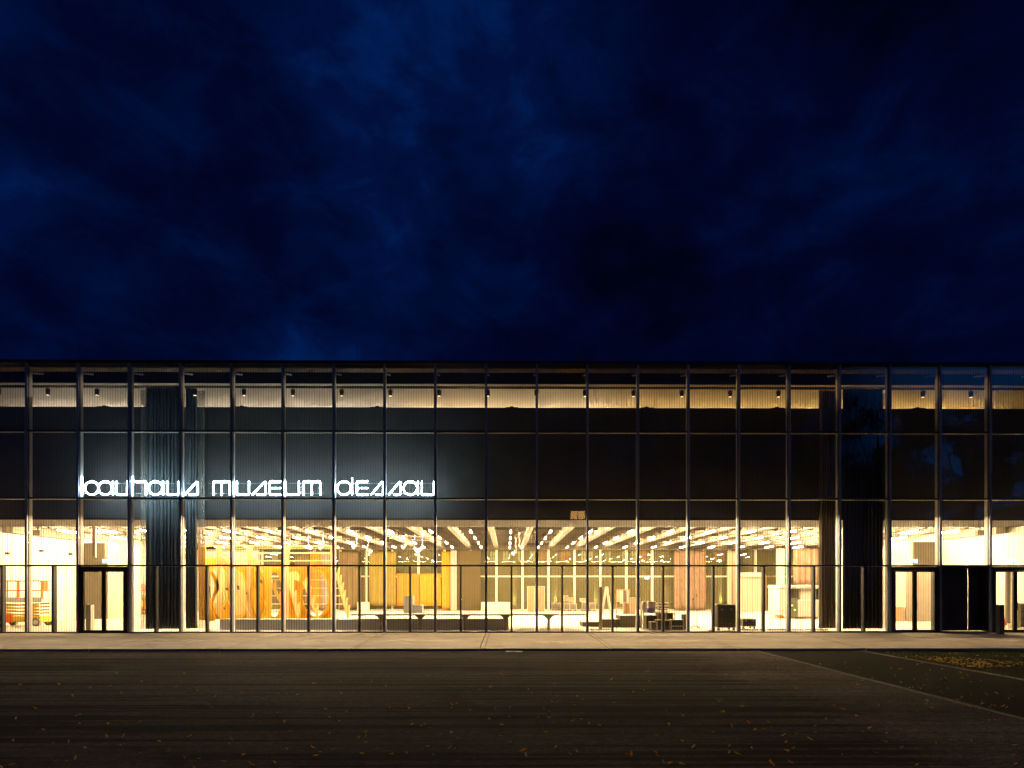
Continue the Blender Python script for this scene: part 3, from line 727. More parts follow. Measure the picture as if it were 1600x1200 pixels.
# ------------------------------------------------------------------ plywood sculpture
PLX = PX(430, 9)
ps = thing('plywood_sculpture', 'tall amber plywood lattice of plates with oval holes, ribs and shelves', 'sculpture', (PLX, 9, 0))
M_amb = mat('amber_plywood', (.52, .27, .006), .55, var=.12, scale=1.5); M_yel = mat('yellow_plywood', (.74, .46, .06), .55, var=.12, scale=1.2)
M_gold = mat('golden_plywood', (.62, .35, .018), .55, var=.12, scale=1.2); M_pal = mat('pale_plywood', (.70, .50, .20), .55, var=.08, scale=2)
def hp(x0, x1, y0, y1, cx, cy_, rx, ry_, Y, m, name='holed_plate'):
    k = (Y+D)/F; zf = lambda py: max(.01, PZ((x0+x1)/2, py, Y))
    MB().holed(PX(x0, Y), PX(x1, Y), zf(y0), zf(y1), PX(cx, Y), zf(cy_), rx*k, ry_*k, Y, Y+.04).build(name, m, ps)
hp(449, 521, 967, 884, 493, 928, 21, 35, 10.5, M_amb)
hp(386, 449, 967, 884, 428.5, 929, 12.5, 36, 9.0, M_gold)
hp(322, 360, 968, 872, 341, 915, 14, 30, 8.6, M_gold)
hp(356, 392, 968, 884, 374, 928, 13, 33, 7.6, M_gold)
hp(388, 424, 968, 884, 403, 930, 11, 33, 7.6, M_yel)
hp(449, 470, 967, 895, 457, 930, 5.5, 27, 9.4, M_amb)
MB().box(PX(345, 11.4), PX(400, 11.4), 11.4, 11.45, .01, PZ(380, 897, 11.4)).build('back_plate', M_pal, ps)
def ring(cx, cy_, rx, ry_, w_, Y, m):
    mb = MB(); k_ = 40; k = (Y+D)/F; X_, Z_ = PX(cx, Y), PZ(cx, cy_, Y); vs = []
    for yy in (Y, Y+.06):
        for e in (0, w_): vs += [(X_+(rx+e)*k*math.cos(2*PI*q/k_), yy, max(.01, Z_+(ry_+e)*k*math.sin(2*PI*q/k_))) for q in range(k_)]
    fs = []
    for q in range(k_):
        p = (q+1) % k_; fs += [(q, p, k_+p, k_+q), (2*k_+q, 3*k_+q, 3*k_+p, 2*k_+p), (q, 2*k_+q, 2*k_+p, p), (k_+q, k_+p, 3*k_+p, 3*k_+q)]
    mb.add(vs, fs).build('oval_ring', m, ps)
ring(341, 918, 12, 31, 3, 8.2, M_pal); ring(374, 930, 10, 34, 3, 7.4, M_yel); ring(403, 929, 8, 33, 4.5, 7.3, M_amb)
ring(428.5, 929, 12, 35, 6, 8.8, M_amb); ring(493, 928, 20.5, 35, 4, 10.3, M_amb); ring(351, 884, 9, 10, 3, 7.9, M_pal)
def poly(pts, Y, m, name, th=.05):
    MB().plate([(PX(a, Y), max(.01, PZ(a, b_, Y))) for a, b_ in pts], Y, Y+th).build(name, m, ps)
poly([(310, 853), (321, 853), (321, 969), (311, 969)], 6.8, M_amb, 'side_plate')
poly([(321, 940), (328, 948), (334, 958), (336, 970), (321, 972)], 6.6, M_amb, 'foot_plate')
# flared posts holding the top frame
for px, Y, y0 in ((341, 7.0, 968), (389, 7.4, 968), (448.5, 8.6, 967), (519.5, 10.2, 967)):
    w0 = 3.0
    poly([(px-w0-.8, 852.5), (px+w0+6, 852.5), (px+w0+2, 857), (px+w0, 864), (px+w0-.4, 876), (px+w0, y0), (px-w0, y0), (px-w0, 864)], Y, M_pal, 'flared_post')
for px, Y in ((341, 6.9), (389, 7.3)):
    poly([(px+3, 868), (px+10, 872), (px+15, 880), (px+22, 893), (px+20, 896), (px+10, 884), (px+3, 880)], Y, M_pal, 'brace')
def stringer(x0, y0, x1, y1, n_, Y, m=M_pal, wd=5, pr=6):
    pts = []; low_ = []
    for k in range(n_):
        u = k/n_; v_ = (k+1)/n_
        xa, ya = x0+(x1-x0)*u, y0+(y1-y0)*u; xb, yb = x0+(x1-x0)*v_, y0+(y1-y0)*v_
        pts += [(xa+wd*.3, ya), (xa+wd*.5+1.5, ya-pr), (xa+wd*.5+3.8, ya-pr-1), (xa+wd*.9+1.2, ya+(yb-ya)*.45), (xb+wd*.2, yb-1)]
    pts += [(x1+wd*.7, y1), (x1-1.5, y1)]
    pts += [(x1+(x0-x1)*k/6-wd*.45, y1+(y0-y1)*k/6) for k in range(1, 7)]
    poly(pts, Y, m, 'saw_tooth_rib')
for q, (a0, y0, a1_, y1, wd_) in enumerate(((327, 893, 338, 966, 5), (347, 886, 361, 958, 4.5), (362, 889, 384, 966, 5), (392, 887, 412, 962, 4), (330, 958, 350, 925, 3.5))):
    pt = [(a0+(a1_-a0)*k/10+5*math.sin(k*.63+q), y0+(y1-y0)*k/10) for k in range(11)]
    poly(pt+[(a+wd_*(1+.5*math.sin(k*.6)), b_) for k, (a, b_) in reversed(list(enumerate(pt)))], 7.0+.05*q, M_amb if q in (0, 3) else M_pal, 'curved_rib')
stringer(416, 895, 451, 965, 4, 9.6, pr=5, wd=6)
stringer(452, 908, 466, 965, 3, 8.4, pr=4, wd=6)
stringer(474, 908, 497, 966, 4, 9.6, pr=6)
stringer(525, 895, 544, 966, 6, 10.4, pr=8, wd=4)
poly([(449, 897), (455, 893), (463, 892), (468, 900), (466, 908), (458, 905), (452, 910)], 8.8, M_pal, 'brace')
for q, py in enumerate((906, 919, 931, 944, 956)):
    z = PZ(470, py, 11); MB().box(PX(418, 11), PX(523+q*3, 11), 10.6, 11.6, z-.02, z+.02).build('shelf', M_pal, ps)
z = PZ(430, 853, 8); MB().box(PX(312, 8), PX(521, 8), 7.9, 8.0, z-.03, z+.03).box(PX(312, 8), PX(521, 8), 9.9, 10.0, z-.03, z+.03).build('top_rail', M_pal, ps)
z = PZ(430, 864, 12); MB().box(PX(320, 12), PX(515, 12), 12, 12.1, z-.04, z+.04).build('top_rail', M_pal, ps)
z = PZ(430, 876, 11.9); MB().box(PX(330, 12), PX(515, 12), 12, 12.1, z-.03, z+.03).build('top_rail', M_pal, ps)
for a0, b0, a1_, b1_ in ((327, 915, 329, 935), (352, 918, 356, 923), (370, 914, 374, 922), (349, 948, 352, 953), (406, 905, 410, 912), (384, 925, 386, 929)):
    poly([(a0, b0), (a1_, b0+1.5), (a1_+.4, b1_), (a0+.6, b1_-1)], 6.95, M_panel, 'dark_slot_patch', .02)  # dark of small holes painted as thin plates over the plywood

# ------------------------------------------------------------------ scissor lifts
M_rail = mat('orange_lift_paint', (.85, .16, .02), .5, var=.05); M_lift = mat('yellow_lift_paint', (.80, .55, .05), .5, var=.08)
M_tyre = mat('grey_tyre', (.20, .18, .14), .8, var=.05)
def lift(px0, px1, Y, lab, sc=1.0):
    x0, x1 = PX(px0, Y), PX(px1, Y); Lx = x1-x0
    t_ = thing('scissor_lift', lab, 'scissor lift', ((x0+x1)/2, Y, 0), 'scissor lifts')
    y0, y1 = Y, Y+.9*sc; zp = 1.35*sc; zr = 2.36*sc
    MB().box(x0+.1, x1-.1, y0+.05, y1-.05, .22*sc, .52*sc).build('chassis', M_lift, t_, bevel=.02)
    MB().box(x0+.35*sc, x0+1.0*sc, y0-.02, y0+.05, .20*sc, .62*sc).build('battery_cover', M_rail, t_, bevel=.02)
    sc_ = MB()
    for k in range(4):
        za, zb = .55*sc+k*.165*sc, .68*sc+k*.165*sc
        sc_.bar((x0+.2, y0+.1, za), (x1-.2, y0+.1, zb), .05, .07).bar((x0+.2, y0+.16, zb), (x1-.2, y0+.16, za), .05, .07)
        sc_.bar((x0+.2, y1-.1, za), (x1-.2, y1-.1, zb), .05, .07)
    sc_.build('scissor_arms', M_lift, t_)
    MB().box(x0, x1, y0, y1, zp-.10*sc, zp+.05).box(x0, x1, y0, y0+.03, zp+.051, zp+.16*sc).build('platform', M_white, t_)
    rl_ = MB()
    for yy in (y0+.02, y1-.02):
        rl_.bar((x0, yy, zr), (x1, yy, zr), .045).bar((x0, yy, (zp+zr)/2), (x1, yy, (zp+zr)/2), .04)
        for k in range(5): xx = x0+.03+(Lx-.06)*k/4; rl_.bar((xx, yy, zp+.05), (xx, yy, zr-.02), .045)
    for xx in (x0+.02, x1-.02): rl_.bar((xx, y0+.02, zr), (xx, y1-.02, zr), .05).bar((xx, y0+.02, (zp+zr)/2), (xx, y1-.02, (zp+zr)/2), .045)
    rl_.build('guard_rail', M_rail, t_)
    MB().box(x1-.10, x1-.02, y0+.1, y0+.45, zp+.45*sc, zr).build('control_box', M_rail, t_)
    for xx in (x0+.35*sc, x1-.3*sc):
        for yy in (y0-.02, y1-.10):
            wn = MB(); r_ = .22*sc
            ring = [(r_*math.cos(2*PI*k/16), r_*math.sin(2*PI*k/16)) for k in range(16)]
            wn.plate([(xx+a, r_+b_) for a, b_ in ring], yy, yy+.13).build('wheel', M_tyre, t_)
            MB().plate([(xx+a*.55, r_+b_*.55) for a, b_ in ring], yy-.012, yy-.001).build('hub', M_white, t_)
lift(-12, 65, 4.3, 'orange railed scissor lift with white platform in the left room')
lift(206, 231, 17.5, 'smaller looking scissor lift far back, half hidden by the wide dark curtain', .95)

# ------------------------------------------------------------------ hanging sockets, loudspeakers and exit signs
for q, (px, y0, y1, Y) in enumerate(((12, 826, 863, 5.0), (65, 829, 859, 5.6), (110.5, 828, 864, 6.2), (164, 849, 873, 9.0))):
    x = PX(px, Y); z0, z1 = PZ(px, y1, Y), 5.29
    t_ = thing('socket_pendant', ('socket drop hanging above the scissor lift', 'socket drop hanging beside the small loudspeaker', 'socket drop hanging before the left white wall', 'thin pendant rod above the left exit sign')[q], 'pendant', (x, Y, z1), 'drops hanging from the left ceiling')
    MB().tube([(x, Y, z0), (x, Y, z1)], .018, 6).build('drop_rod', mat('pendant_rod', (.35, .27, .16), .5, var=0), t_)
    MB().box(x-.10, x+.10, Y-.05, Y+.05, z0-.12, z0).build('socket_box', M_panel, t_)
def speaker(px, py, Y, lab):
    x, y, z = P(px, py, Y); t_ = thing('loudspeaker', lab, 'loudspeaker', (x, Y, z))
    MB().box(x-.2, x+.2, Y-.12, Y+.14, z-.14, z+.12).build('cabinet', mat('speaker_grey', (.16, .13, .10), .6, var=.05), t_, bevel=.015)
    MB().lathe((x, Y-.13, z), [(.01, -.01), (.08, -.01)], 12).build('cone', M_black, t_)
    MB().bar((x, Y, z+.12), (x, Y, 5.28), .04).build('hanger', M_dark, t_)
speaker(59, 832, 5.2, 'small grey loudspeaker under the ceiling of the left room')
speaker(1531, 832, 5.2, 'small grey loudspeaker under the ceiling of the right room')
tl = thing('vertical_tube', 'pale vertical tube hanging behind the left glass door bay', 'tube', (PX(147, 5), 5, PZ(147, 871, 5)))
MB().box(PX(144.5, 5), PX(147, 5), 5, 5.1, PZ(147, 868, 5), 5.28).build('dark_channel', M_panel, tl)
MB().tube([(PX(148.3, 5), 5.05, PZ(147, 871, 5)), (PX(148.3, 5), 5.05, 5.28)], .045, 8).build('pale_tube', M_white, tl)
M_exit = mat('exit_sign_glow', (.9, .95, .9), emit=(.75, 1, .95), strength=2.2, var=0); M_exg = mat('exit_green', (.02, .35, .22), emit=(.05, .55, .40), strength=1.0, var=0)
def exit_sign(px0, px1, lab, Y=.6):
    x0, x1 = PX(px0, Y), PX(px1, Y); z0, z1 = PZ(px0, 880.4, Y), PZ(px0, 873.8, Y)
    t_ = thing('exit_sign', lab, 'exit sign', ((x0+x1)/2, Y, z0), 'exit signs above the doors')
    MB().box(x0, x1, Y, Y+.06, z0, z1).build('sign_box', M_exit, t_)
    MB().box(x0+.01, x1-.01, Y-.006, Y-.001, z0+.003, z0+.045).build('green_field', M_exg, t_)
    a = MB(); xc = (x0+x1)/2; a.plate([(xc-.10, z0+.12), (xc-.02, z0+.12), (xc-.02, z0+.15), (xc+.05, z0+.105), (xc-.02, z0+.06), (xc-.02, z0+.09), (xc-.10, z0+.09)], Y-.006, Y-.001)
    a.build('arrow', M_exg, t_)
    MB().bar(((x0+x1)/2, Y+.03, z0-.0), ((x0+x1)/2, Y+.03, 3.03), .02).build('stem', M_dark, t_)
exit_sign(160, 172, 'lit exit sign above the left glass double door')
exit_sign(1422, 1434, 'lit exit sign above the glass double door beside the black curtain')
exit_sign(1578, 1590, 'lit exit sign above the door at the far right')
x, Y = PX(1015, RY-1), RY-1
t_ = thing('exit_sign', 'small lit exit sign far back under the rear transom', 'exit sign', P(1011, 903, Y), 'exit signs above the doors')
xx, yy, zz = P(1011, 903, Y); MB().box(xx-.17, xx+.17, Y, Y+.05, zz-.09, zz+.09).build('sign_box', M_exit, t_)
MB().bar((xx, Y+.02, zz+.09), (xx, Y+.02, 5.2), .015).build('stem', M_dark, t_)

# stage truss lights
M_chr = mat('bright_metal', (.75, .72, .66), .25, .7, var=0)
for q, (px, py, Y, nm) in enumerate(((505, 853, 8.5, 'above the oval hole of the plywood sculpture'), (482, 852, 8.0, 'above the second plywood rib'), (634, 851, 7.0, 'leftmost of the cluster by the orange drape'), (648, 857, 7.6, 'middle of the cluster by the orange drape'), (660, 855, 8.0, 'rightmost of the cluster by the orange drape'), (811, 851, 6.5, 'just right of the middle of the hall'), (806, 861, 8.5, 'low on the middle of the hall'), (575, 858, 9.0, 'above the yellow drape'), (557, 851, 8.0, 'between sculpture and yellow drape'))):
    x, y, z = P(px, py, Y); t_ = thing('stage_light', 'silver stage light hanging %s' % nm, 'stage light', (x, Y, z), 'stage lights under the hall ceiling')
    d = Vector((.18*(1 if q % 2 else -1), -.12, -.16))
    MB().tube([Vector((x, y, z)), Vector((x, y, z))+d], .09, 10, .13).build('lamp_body', M_chr, t_)
    MB().tube([Vector((x, y, z))+d*1.02, Vector((x, y, z))+d*1.06], .115, 10).build('lens', mat('stage_lens', (.8, .9, 1), emit=(.9, .95, 1), strength=1.5, var=0), t_)
    MB().bar((x, y, z+.05), (x, y, 5.15), .03).build('hanging_pole', M_chr, t_)
for q, (pa, pb, Y) in enumerate(((612, 668, 7.4),)):
    x0, x1 = PX(pa, Y), PX(pb, Y); z = 5.02
    t_ = thing('lighting_truss', 'silver lighting truss under the ceiling above the orange drape', 'truss', ((x0+x1)/2, Y, z))
    mb = MB(); n_ = 12
    for dy, dz in ((0, 0), (.25, 0), (.12, -.2)): mb.tube([(x0, Y+dy-.6, z+dz-.02), (x1, Y+dy+1.2, z+dz-.02)], .02, 6)
    for k in range(n_):
        f0 = lambda u, dy, dz: (x0+(x1-x0)*u, Y+dy-.6+1.8*u, z+dz-.02)
        mb.tube([f0(k/n_, 0, 0), f0((k+.5)/n_, .12, -.2)], .012, 5); mb.tube([f0((k+.5)/n_, .12, -.2), f0((k+1)/n_, .25, 0)], .012, 5)
    mb.build('truss_frame', M_chr, t_)

# ------------------------------------------------------------------ flight cases and clutter on the right
M_case = mat('case_dark_fabric', (.045, .040, .028), .8, var=.2, scale=6); M_edge = mat('case_aluminium_edge', (.62, .56, .46), .35, .5, var=0)
def case(x0, x1, y0, y1, z0, z1, lab, grp=None, wheels=True, name='flight_case', m=None, lid=True):
    t_ = thing(name, lab, 'flight case', ((x0+x1)/2, (y0+y1)/2, z0), grp); zb = z0+(.12 if wheels else 0); e = min(.03, (x1-x0)*.06)
    MB().box(x0+e*.5, x1-e*.5, y0+e*.5, y1-e*.5, zb+e*.5, z1-e*.5).build('case_body', m or M_case, t_)
    mb = MB()
    for xx in (x0, x1-e):
        for yy in (y0, y1-e): mb.box(xx, xx+e, yy, yy+e, zb, z1)
    for zz in (zb, z1-e):
        for yy in (y0, y1-e): mb.box(x0+e, x1-e, yy, yy+e, zz, zz+e)
        for xx in (x0, x1-e): mb.box(xx, xx+e, y0+e, y1-e, zz, zz+e)
    mb.build('edge_profile', M_edge, t_)
    if lid:
        q = MB()
        for u in (.25, .75): xx = x0+(x1-x0)*u; q.box(xx-.05, xx+.05, y0-.01, y0+e*.4, z1-.22*(z1-zb)-.04, z1-.22*(z1-zb)+.05)
        q.build('latch', M_chr, t_)
    if wheels:
        for xx in (x0+.08, x1-.08):
            for yy in (y0+.08, y1-.08):
                MB().plate([(xx+.05*math.cos(k*PI/5), z0+.05+.05*math.sin(k*PI/5)) for k in range(10)], yy-.02, yy+.02).box(xx-.03, xx+.03, yy-.03, yy+.03, z0+.09, zb).build('caster', M_panel, t_)
    return t_
Y = 1.15
c_ = case(PX(1121, Y), PX(1150, Y), Y, Y+.75, 0.004, 1.23, 'big dark flight case on casters, tallest one beside the glass', 'flight cases in the hall')
Y = 2.0
case(PX(1160, Y), PX(1182, Y), Y, Y+.6, 0.004, .50, 'low dark flight case on casters right of the tall one', 'flight cases in the hall')
# dark low platforms in steps
M_plat = mat('dark_olive_platform', (.085, .072, .035), .85, var=.12, scale=3)
for q, (a0, a1_, yt, Yp) in enumerate(((969, 1003, 961.3, 3.2), (941, 968.6, 967.2, 3.3), (910, 940.5, 971.3, 3.9))):
    x0, x1 = PX(a0, Yp), PX(a1_, Yp); zt = PZ(a0, yt, Yp)
    t_ = thing('stage_platform', ('tallest', 'middle', 'lowest')[q]+' dark stage platform of the three steps by the glass', 'platform', ((x0+x1)/2, Yp, 0), 'dark stage platforms')
    MB().box(x0, x1, Yp, Yp+1.2, .004, zt-.03).build('platform_skirt', M_plat, t_)
    MB().box(x0-.01, x1+.01, Yp-.01, Yp+1.22, zt-.028, zt).build('platform_top', M_white, t_)
# row of cases further back
for q, (a0, a1_, y0, y1) in enumerate(((862, 876, 942, 953), (881, 890, 942, 954), (890.5, 901, 943, 954), (909, 916, 941, 954), (921, 931, 942, 954))):
    Yc = FY(y1+1); x0, x1 = PX(a0, Yc), PX(a1_, Yc)
    case(x0, x1, Yc, Yc+.7, .004, PZ(a0, y0, Yc), 'small flight case, %s from the left in the row at mid hall' % ORD[q], 'row of flight cases at mid hall', m=M_panel)
rb = random.Random(5)
M_mix = [M_cream, M_white, mat('brown_card', (.40, .26, .14), .8, var=.1), M_panel, mat('peach_cloth', (.75, .42, .24), .8, var=.1)]
def crate(a0, a1_, ytop, ybot, Y, lab, m, zb=None, grp='boxes and crates piled in the hall'):
    x0, x1 = PX(a0, Y), PX(a1_, Y); z1 = PZ(a0, ytop, Y); z0 = PZ(a0, ybot, Y) if zb is None else zb
    t_ = thing('crate', lab, 'crate', ((x0+x1)/2, Y+.2, z0), grp); z0 = max(z0, .004)
    MB().box(x0, x1, Y, Y+.45, z0, z1-.02).build('crate_body', m, t_); e = .03
    MB().box(x0-.012, x1+.012, Y-.012, Y+.46, z1-.019, z1+.012).box(x0-.012, x0+e, Y-.012, Y-.001, z0, z1-.02).box(x1-e, x1+.012, Y-.012, Y-.001, z0, z1-.02).box(x0+e, x1-e, Y-.012, Y-.001, z0, z0+e).build('crate_rim', M_edge, t_)
    return t_
crate(1017, 1026, 972, 985, 1.3, 'small dark fronted crate, lowest and leftmost by the glass', M_case, 0)
crate(1026.5, 1037, 969, 985, 1.3, 'dark fronted crate, second from the left by the glass', M_case, 0)
crate(1038, 1047, 969.5, 985, 1.35, 'dark fronted crate behind the glazing post', M_case, 0)
t_ = crate(1049, 1068, 968.5, 985, 1.2, 'wide dark fronted crate with a shelf, right end by the glass', M_case, 0)
x0, x1 = PX(1049, 1.2), PX(1068, 1.2); MB().box(x0+.03, x1-.03, 1.17, 1.187, .19, .23).build('shelf_edge', M_edge, t_)
crate(1068.8, 1074, 960, 984, 1.6, 'dark crate squeezed beside the fin, right of the wide crate', M_case, 0)
crate(1009, 1027, 961.5, 976, 2.2, 'open fronted crate behind the ladder', M_plat, 0)
crate(1028, 1040, 958, 970, 2.2, 'brown crate behind the small dark crates', M_mix[2], 0)
crate(1041, 1052, 957, 972, 2.4, 'olive crate under the white stack', M_plat, 0)
crate(985, 993, 934, 955, 9, 'tall brown cabinet box beyond the dark platforms', M_mix[2], 0)
crate(975, 985, 938, 955, 9.3, 'pale box left of the tall brown cabinet box', M_mix[2], 0)
crate(881, 888, 931, 940, 10.8, 'brown box on top of the row of flight cases, left', M_mix[2])
crate(889, 897, 934, 941, 10.8, 'peach box on top of the row of flight cases', M_mix[4])
crate(907, 917, 935, 940.5, 10.8, 'cream box on top of the row of flight cases, right', M_mix[0])
crate(824, 835, 916, 950, 20, 'stack of pale slatted boxes far back before the rear windows, left one', mat('slatted_beige', (.26, .21, .11), .8, var=.1), 0)
crate(836, 851, 916, 950, 20.5, 'stack of pale slatted boxes far back before the rear windows, right one', mat('slatted_beige', (.26, .21, .11), .8), 0)
# white trays stacked
x, Y = PX(1036, 2.6), 2.6
ts = thing('tray_stack', 'stack of white trays on the crates by the glass', 'tray stack', (x, Y, .62))
for k in range(5):
    w_ = .33-.03*abs(k-2); MB().box(x-w_, x+w_, Y, Y+.4, .66+k*.14, .70+k*.14).build('tray', M_white, ts)
    MB().box(x-w_*.6, x+w_*.6, Y+.05, Y+.35, .62+k*.14, .66+k*.14).build('spacer', M_mix[3], ts)
# folding ladder
def ladder(name, lab, feet, top, Y, m, rungs=6, w_=.03):
    t_ = thing(name, lab, 'ladder', (PX((feet[0]+feet[1])/2, Y), Y, 0))
    for q, fx_ in enumerate(feet):
        a = Vector((PX(fx_, Y+.3*q), Y+.3*q, .004)); b_ = Vector(P(top[0], top[1], Y)); mb = MB()
        for dy in (0, .35): mb.bar(a+Vector((0, dy, 0)), b_+Vector((.03*q, dy, 0)), w_)
        mb.build('ladder_side', m, t_); rg_ = MB()
        for k in range(1, rungs): u = k/rungs; p = a.lerp(b_, u); rg_.bar(p, p+Vector((0, .35, 0)), w_*.8)
        rg_.build('rung', m, t_)
    return t_
ladder('step_ladder', 'narrow step ladder leaning behind the glass, left of the purple basket', (1008, 995), (999, 912), 1.3, mat('ladder_alloy', (.62, .55, .42), .4, .3, var=0))
ladder('step_ladder', 'white A-frame ladder beyond the dark platforms', (939, 957), (948, 917), 7.5, M_white, 5, .06)
# purple basket
Y = 2.0; x0, x1 = PX(1011, Y), PX(1023, Y); z0, z1 = PZ(1015, 957, Y), PZ(1015, 950, Y)
bk_ = thing('basket', 'purple plastic basket on a crate behind the ladder', 'basket', ((x0+x1)/2, Y, z0))
MB().add([(x0+.04, Y, z0), (x1-.04, Y, z0), (x1, Y-.02, z1), (x0, Y-.02, z1), (x0+.04, Y+.3, z0), (x1-.04, Y+.3, z0), (x1, Y+.32, z1), (x0, Y+.32, z1)], [(0, 1, 2, 3), (5, 4, 7, 6), (4, 0, 3, 7), (1, 5, 6, 2), (0, 4, 5, 1)]).build('basket_body', mat('purple_plastic', (.30, .25, .62), .5, var=.05), bk_)
MB().box(x0-.01, x1+.01, Y-.04, Y-.021, z1-.02, z1+.01).box(x0-.01, x1+.01, Y+.321, Y+.34, z1-.02, z1+.01).build('rim', mat('purple_rim', (.25, .2, .5), .5, var=0), bk_)
tbk = thing('work_table', 'pale work table carrying the purple basket and bags', 'table', (PX(1025, 2), 2, 0))
zt = z0-.005; xa, xb = PX(1004, 1.9), PX(1056, 1.9)
MB().box(xa, xb, 1.9, 2.5, zt-.03, zt).build('tabletop', M_mix[0], tbk)
for xx in (xa+.04, xb-.04):
    for yy in (1.93, 2.47): MB().box(xx-.02, xx+.02, yy-.02, yy+.02, .004, zt-.031).build('leg', M_mix[0], tbk)
# bags and boards on the work table
crate(1014, 1024, 940, 950, 2.35, 'pale translucent bag behind the purple basket', M_mix[0], zt+.001)
crate(1004.5, 1010, 941, 957, 2.2, 'light board standing left of the purple basket', M_mix[1], zt+.001)
# microphone stands
for q, px in enumerate((1083.2, 1088.6)):
    Y = 2.6; x = PX(px, Y); zt_ = PZ(px, 938-q*6, Y)
    t_ = thing('microphone_stand', ('shorter', 'taller')[q]+' thin microphone stand before the pinkish curtain', 'microphone stand', (x, Y, 0), 'microphone stands')
    MB().tube([(x, Y, .12), (x, Y, zt_)], .012, 6).build('pole', M_panel, t_)
    mb = MB()
    for k in range(3): a = k*2*PI/3+q; mb.bar((x, Y, .14), (x+.32*math.cos(a), Y+.32*math.sin(a), .012), .018)
    mb.build('tripod_foot', M_panel, t_)
    MB().lathe((x, Y, zt_), [(.02, 0), (.035, .06), (.03, .12)], 8).build('microphone', M_dark, t_)
# portable screen on a post with a floor frame
Y = 1.7; x = PX(938.5, Y); zt_ = PZ(938, 917, Y)
t_ = thing('display_post', 'tall beige post on a floor frame in front of the dark platforms', 'post', (x, Y, 0))
MB().box(x-.075, x+.075, Y, Y+.1, .03, zt_).build('post_body', mat('beige_paint', (.50, .42, .30), .6, var=.05), t_)
MB().box(x-.5, x+.5, Y-.25, Y-.2, .004, .03).box(x-.5, x+.5, Y+.3, Y+.35, .004, .03).box(x-.5, x-.45, Y-.2, Y+.3, .004, .03).box(x+.45, x+.5, Y-.2, Y+.3, .004, .03).box(x-.05, x+.05, Y-.2, Y+.3, .004, .029).build('floor_frame', M_mix[0], t_)
# tripod and frames beyond
Y = 9.0
t_ = thing('coat_rack', 'metal rack with hanging things beyond the dark platforms', 'rack', (PX(972, Y), Y, 0))
xa, xb = PX(963, Y), PX(984, Y); zt_ = PZ(970, 921, Y)
MB().bar((xa, Y, .01), (xa, Y, zt_), .04).bar((xb, Y, .01), (xb, Y, zt_), .04).bar((xa, Y, zt_), (xb, Y, zt_), .04).bar((xa, Y, .8), (xb, Y, .8), .03).bar((xa, Y, 1.2), (xb, Y, 1.2), .03).build('rack_frame', M_mix[2], t_)
for k in range(4): xx = xa+(xb-xa)*(.15+.23*k); MB().box(xx-.09, xx+.09, Y-.05, Y+.05, zt_-.75-.1*(k % 2), zt_-.05).build('garment', M_mix[(4, 1, 3, 0)[k]], t_)
# ventilation strip in the floor and a traffic cone
vs_ = MB(); xa, xb = PX(1160, 1.25), PX(1295, 1.25)
k = xa
while k < xb: vs_.box(k, k+rb.uniform(.03, .07), 1.2, 1.55, .003, .02+rb.uniform(0, .05)); k += .105
tag(vs_.build('floor_grille', mat('grille_bronze', (.35, .27, .15), .6, var=.3, scale=8), origin=(xa, 1.2, 0)), 'bronze convector grille in the floor along the glass, right of the tall flight case', 'floor grille')
xx, Y = PX(1218, 12), 12
t_ = thing('traffic_cone', 'white and orange cone standing in the hall beside the white kiosk', 'cone', (xx, Y, 0))
MB().lathe((xx, Y, .004), [(.34, 0), (.30, .05), (.17, .34)], 16).build('cone_base', mat('cone_orange', (.85, .38, .10), .6, var=0), t_)
MB().lathe((xx, Y, .345), [(.165, 0), (.06, .34), (.03, .36)], 16).build('cone_tip', M_white, t_)
# small orange thing on the floor by the glass
xx = PX(1110, .8); t_ = thing('hand_tool', 'tiny orange tool lying on the floor left of the tall flight case', 'tool', (xx, .8, 0))
MB().box(xx-.08, xx+.05, .78, .84, .004, .05).build('tool_body', M_rail, t_); MB().box(xx+.05, xx+.10, .79, .83, .004, .025).build('tool_tip', M_dark, t_)
# white kiosk
Y = 11.0; x0, x1 = PX(1218, Y), PX(1281, Y); zb, zt_ = .004, PZ(1250, 914, Y)
kk = thing('kiosk', 'big white rounded kiosk counter at the right of the hall', 'kiosk', ((x0+x1)/2, Y, 0))
zc = PZ(1250, 937, Y)
MB().box(PX(1246, Y), x1, Y, Y+1.6, .12, zc).build('counter', M_white, kk, bevel=.05)
MB().box(x0, PX(1228, Y), Y, Y+1.6, .25, zt_-.25).box(PX(1254, Y), x1-.1, Y+.3, Y+1.6, zc+.001, zt_-.25).build('side_wall', M_white, kk)
MB().box(x0, x1-.1, Y-.1, Y+1.8, zt_-.249, zt_).build('kiosk_roof', M_white, kk, bevel=.06)
MB().box(PX(1228, Y)+.01, PX(1254, Y)-.01, Y+1.3, Y+1.5, zc, zt_-.26).build('back_panel', M_cream, kk)
MB().box(PX(1236, Y), PX(1245.5, Y), Y-.05, Y+.4, .12, PZ(1240, 935, Y)).build('fridge', mat('dark_fridge', (.10, .10, .05), .5, var=.1), kk)
MB().box(PX(1246, Y), x1-.05, Y+.1, Y+1.5, .004, .118).build('plinth', M_mix[2], kk)
q = MB()
for px, py in ((1238, 946), (1242, 953)): a = P(px, py, Y-.06); q.box(a[0]-.05, a[0]+.05, Y-.06, Y-.051, a[2]-.05, a[2]+.05)
q.build('fridge_lamp', mat('green_led', (.3, .9, .3), emit=(.5, 1, .3), strength=1.5, var=0), kk)

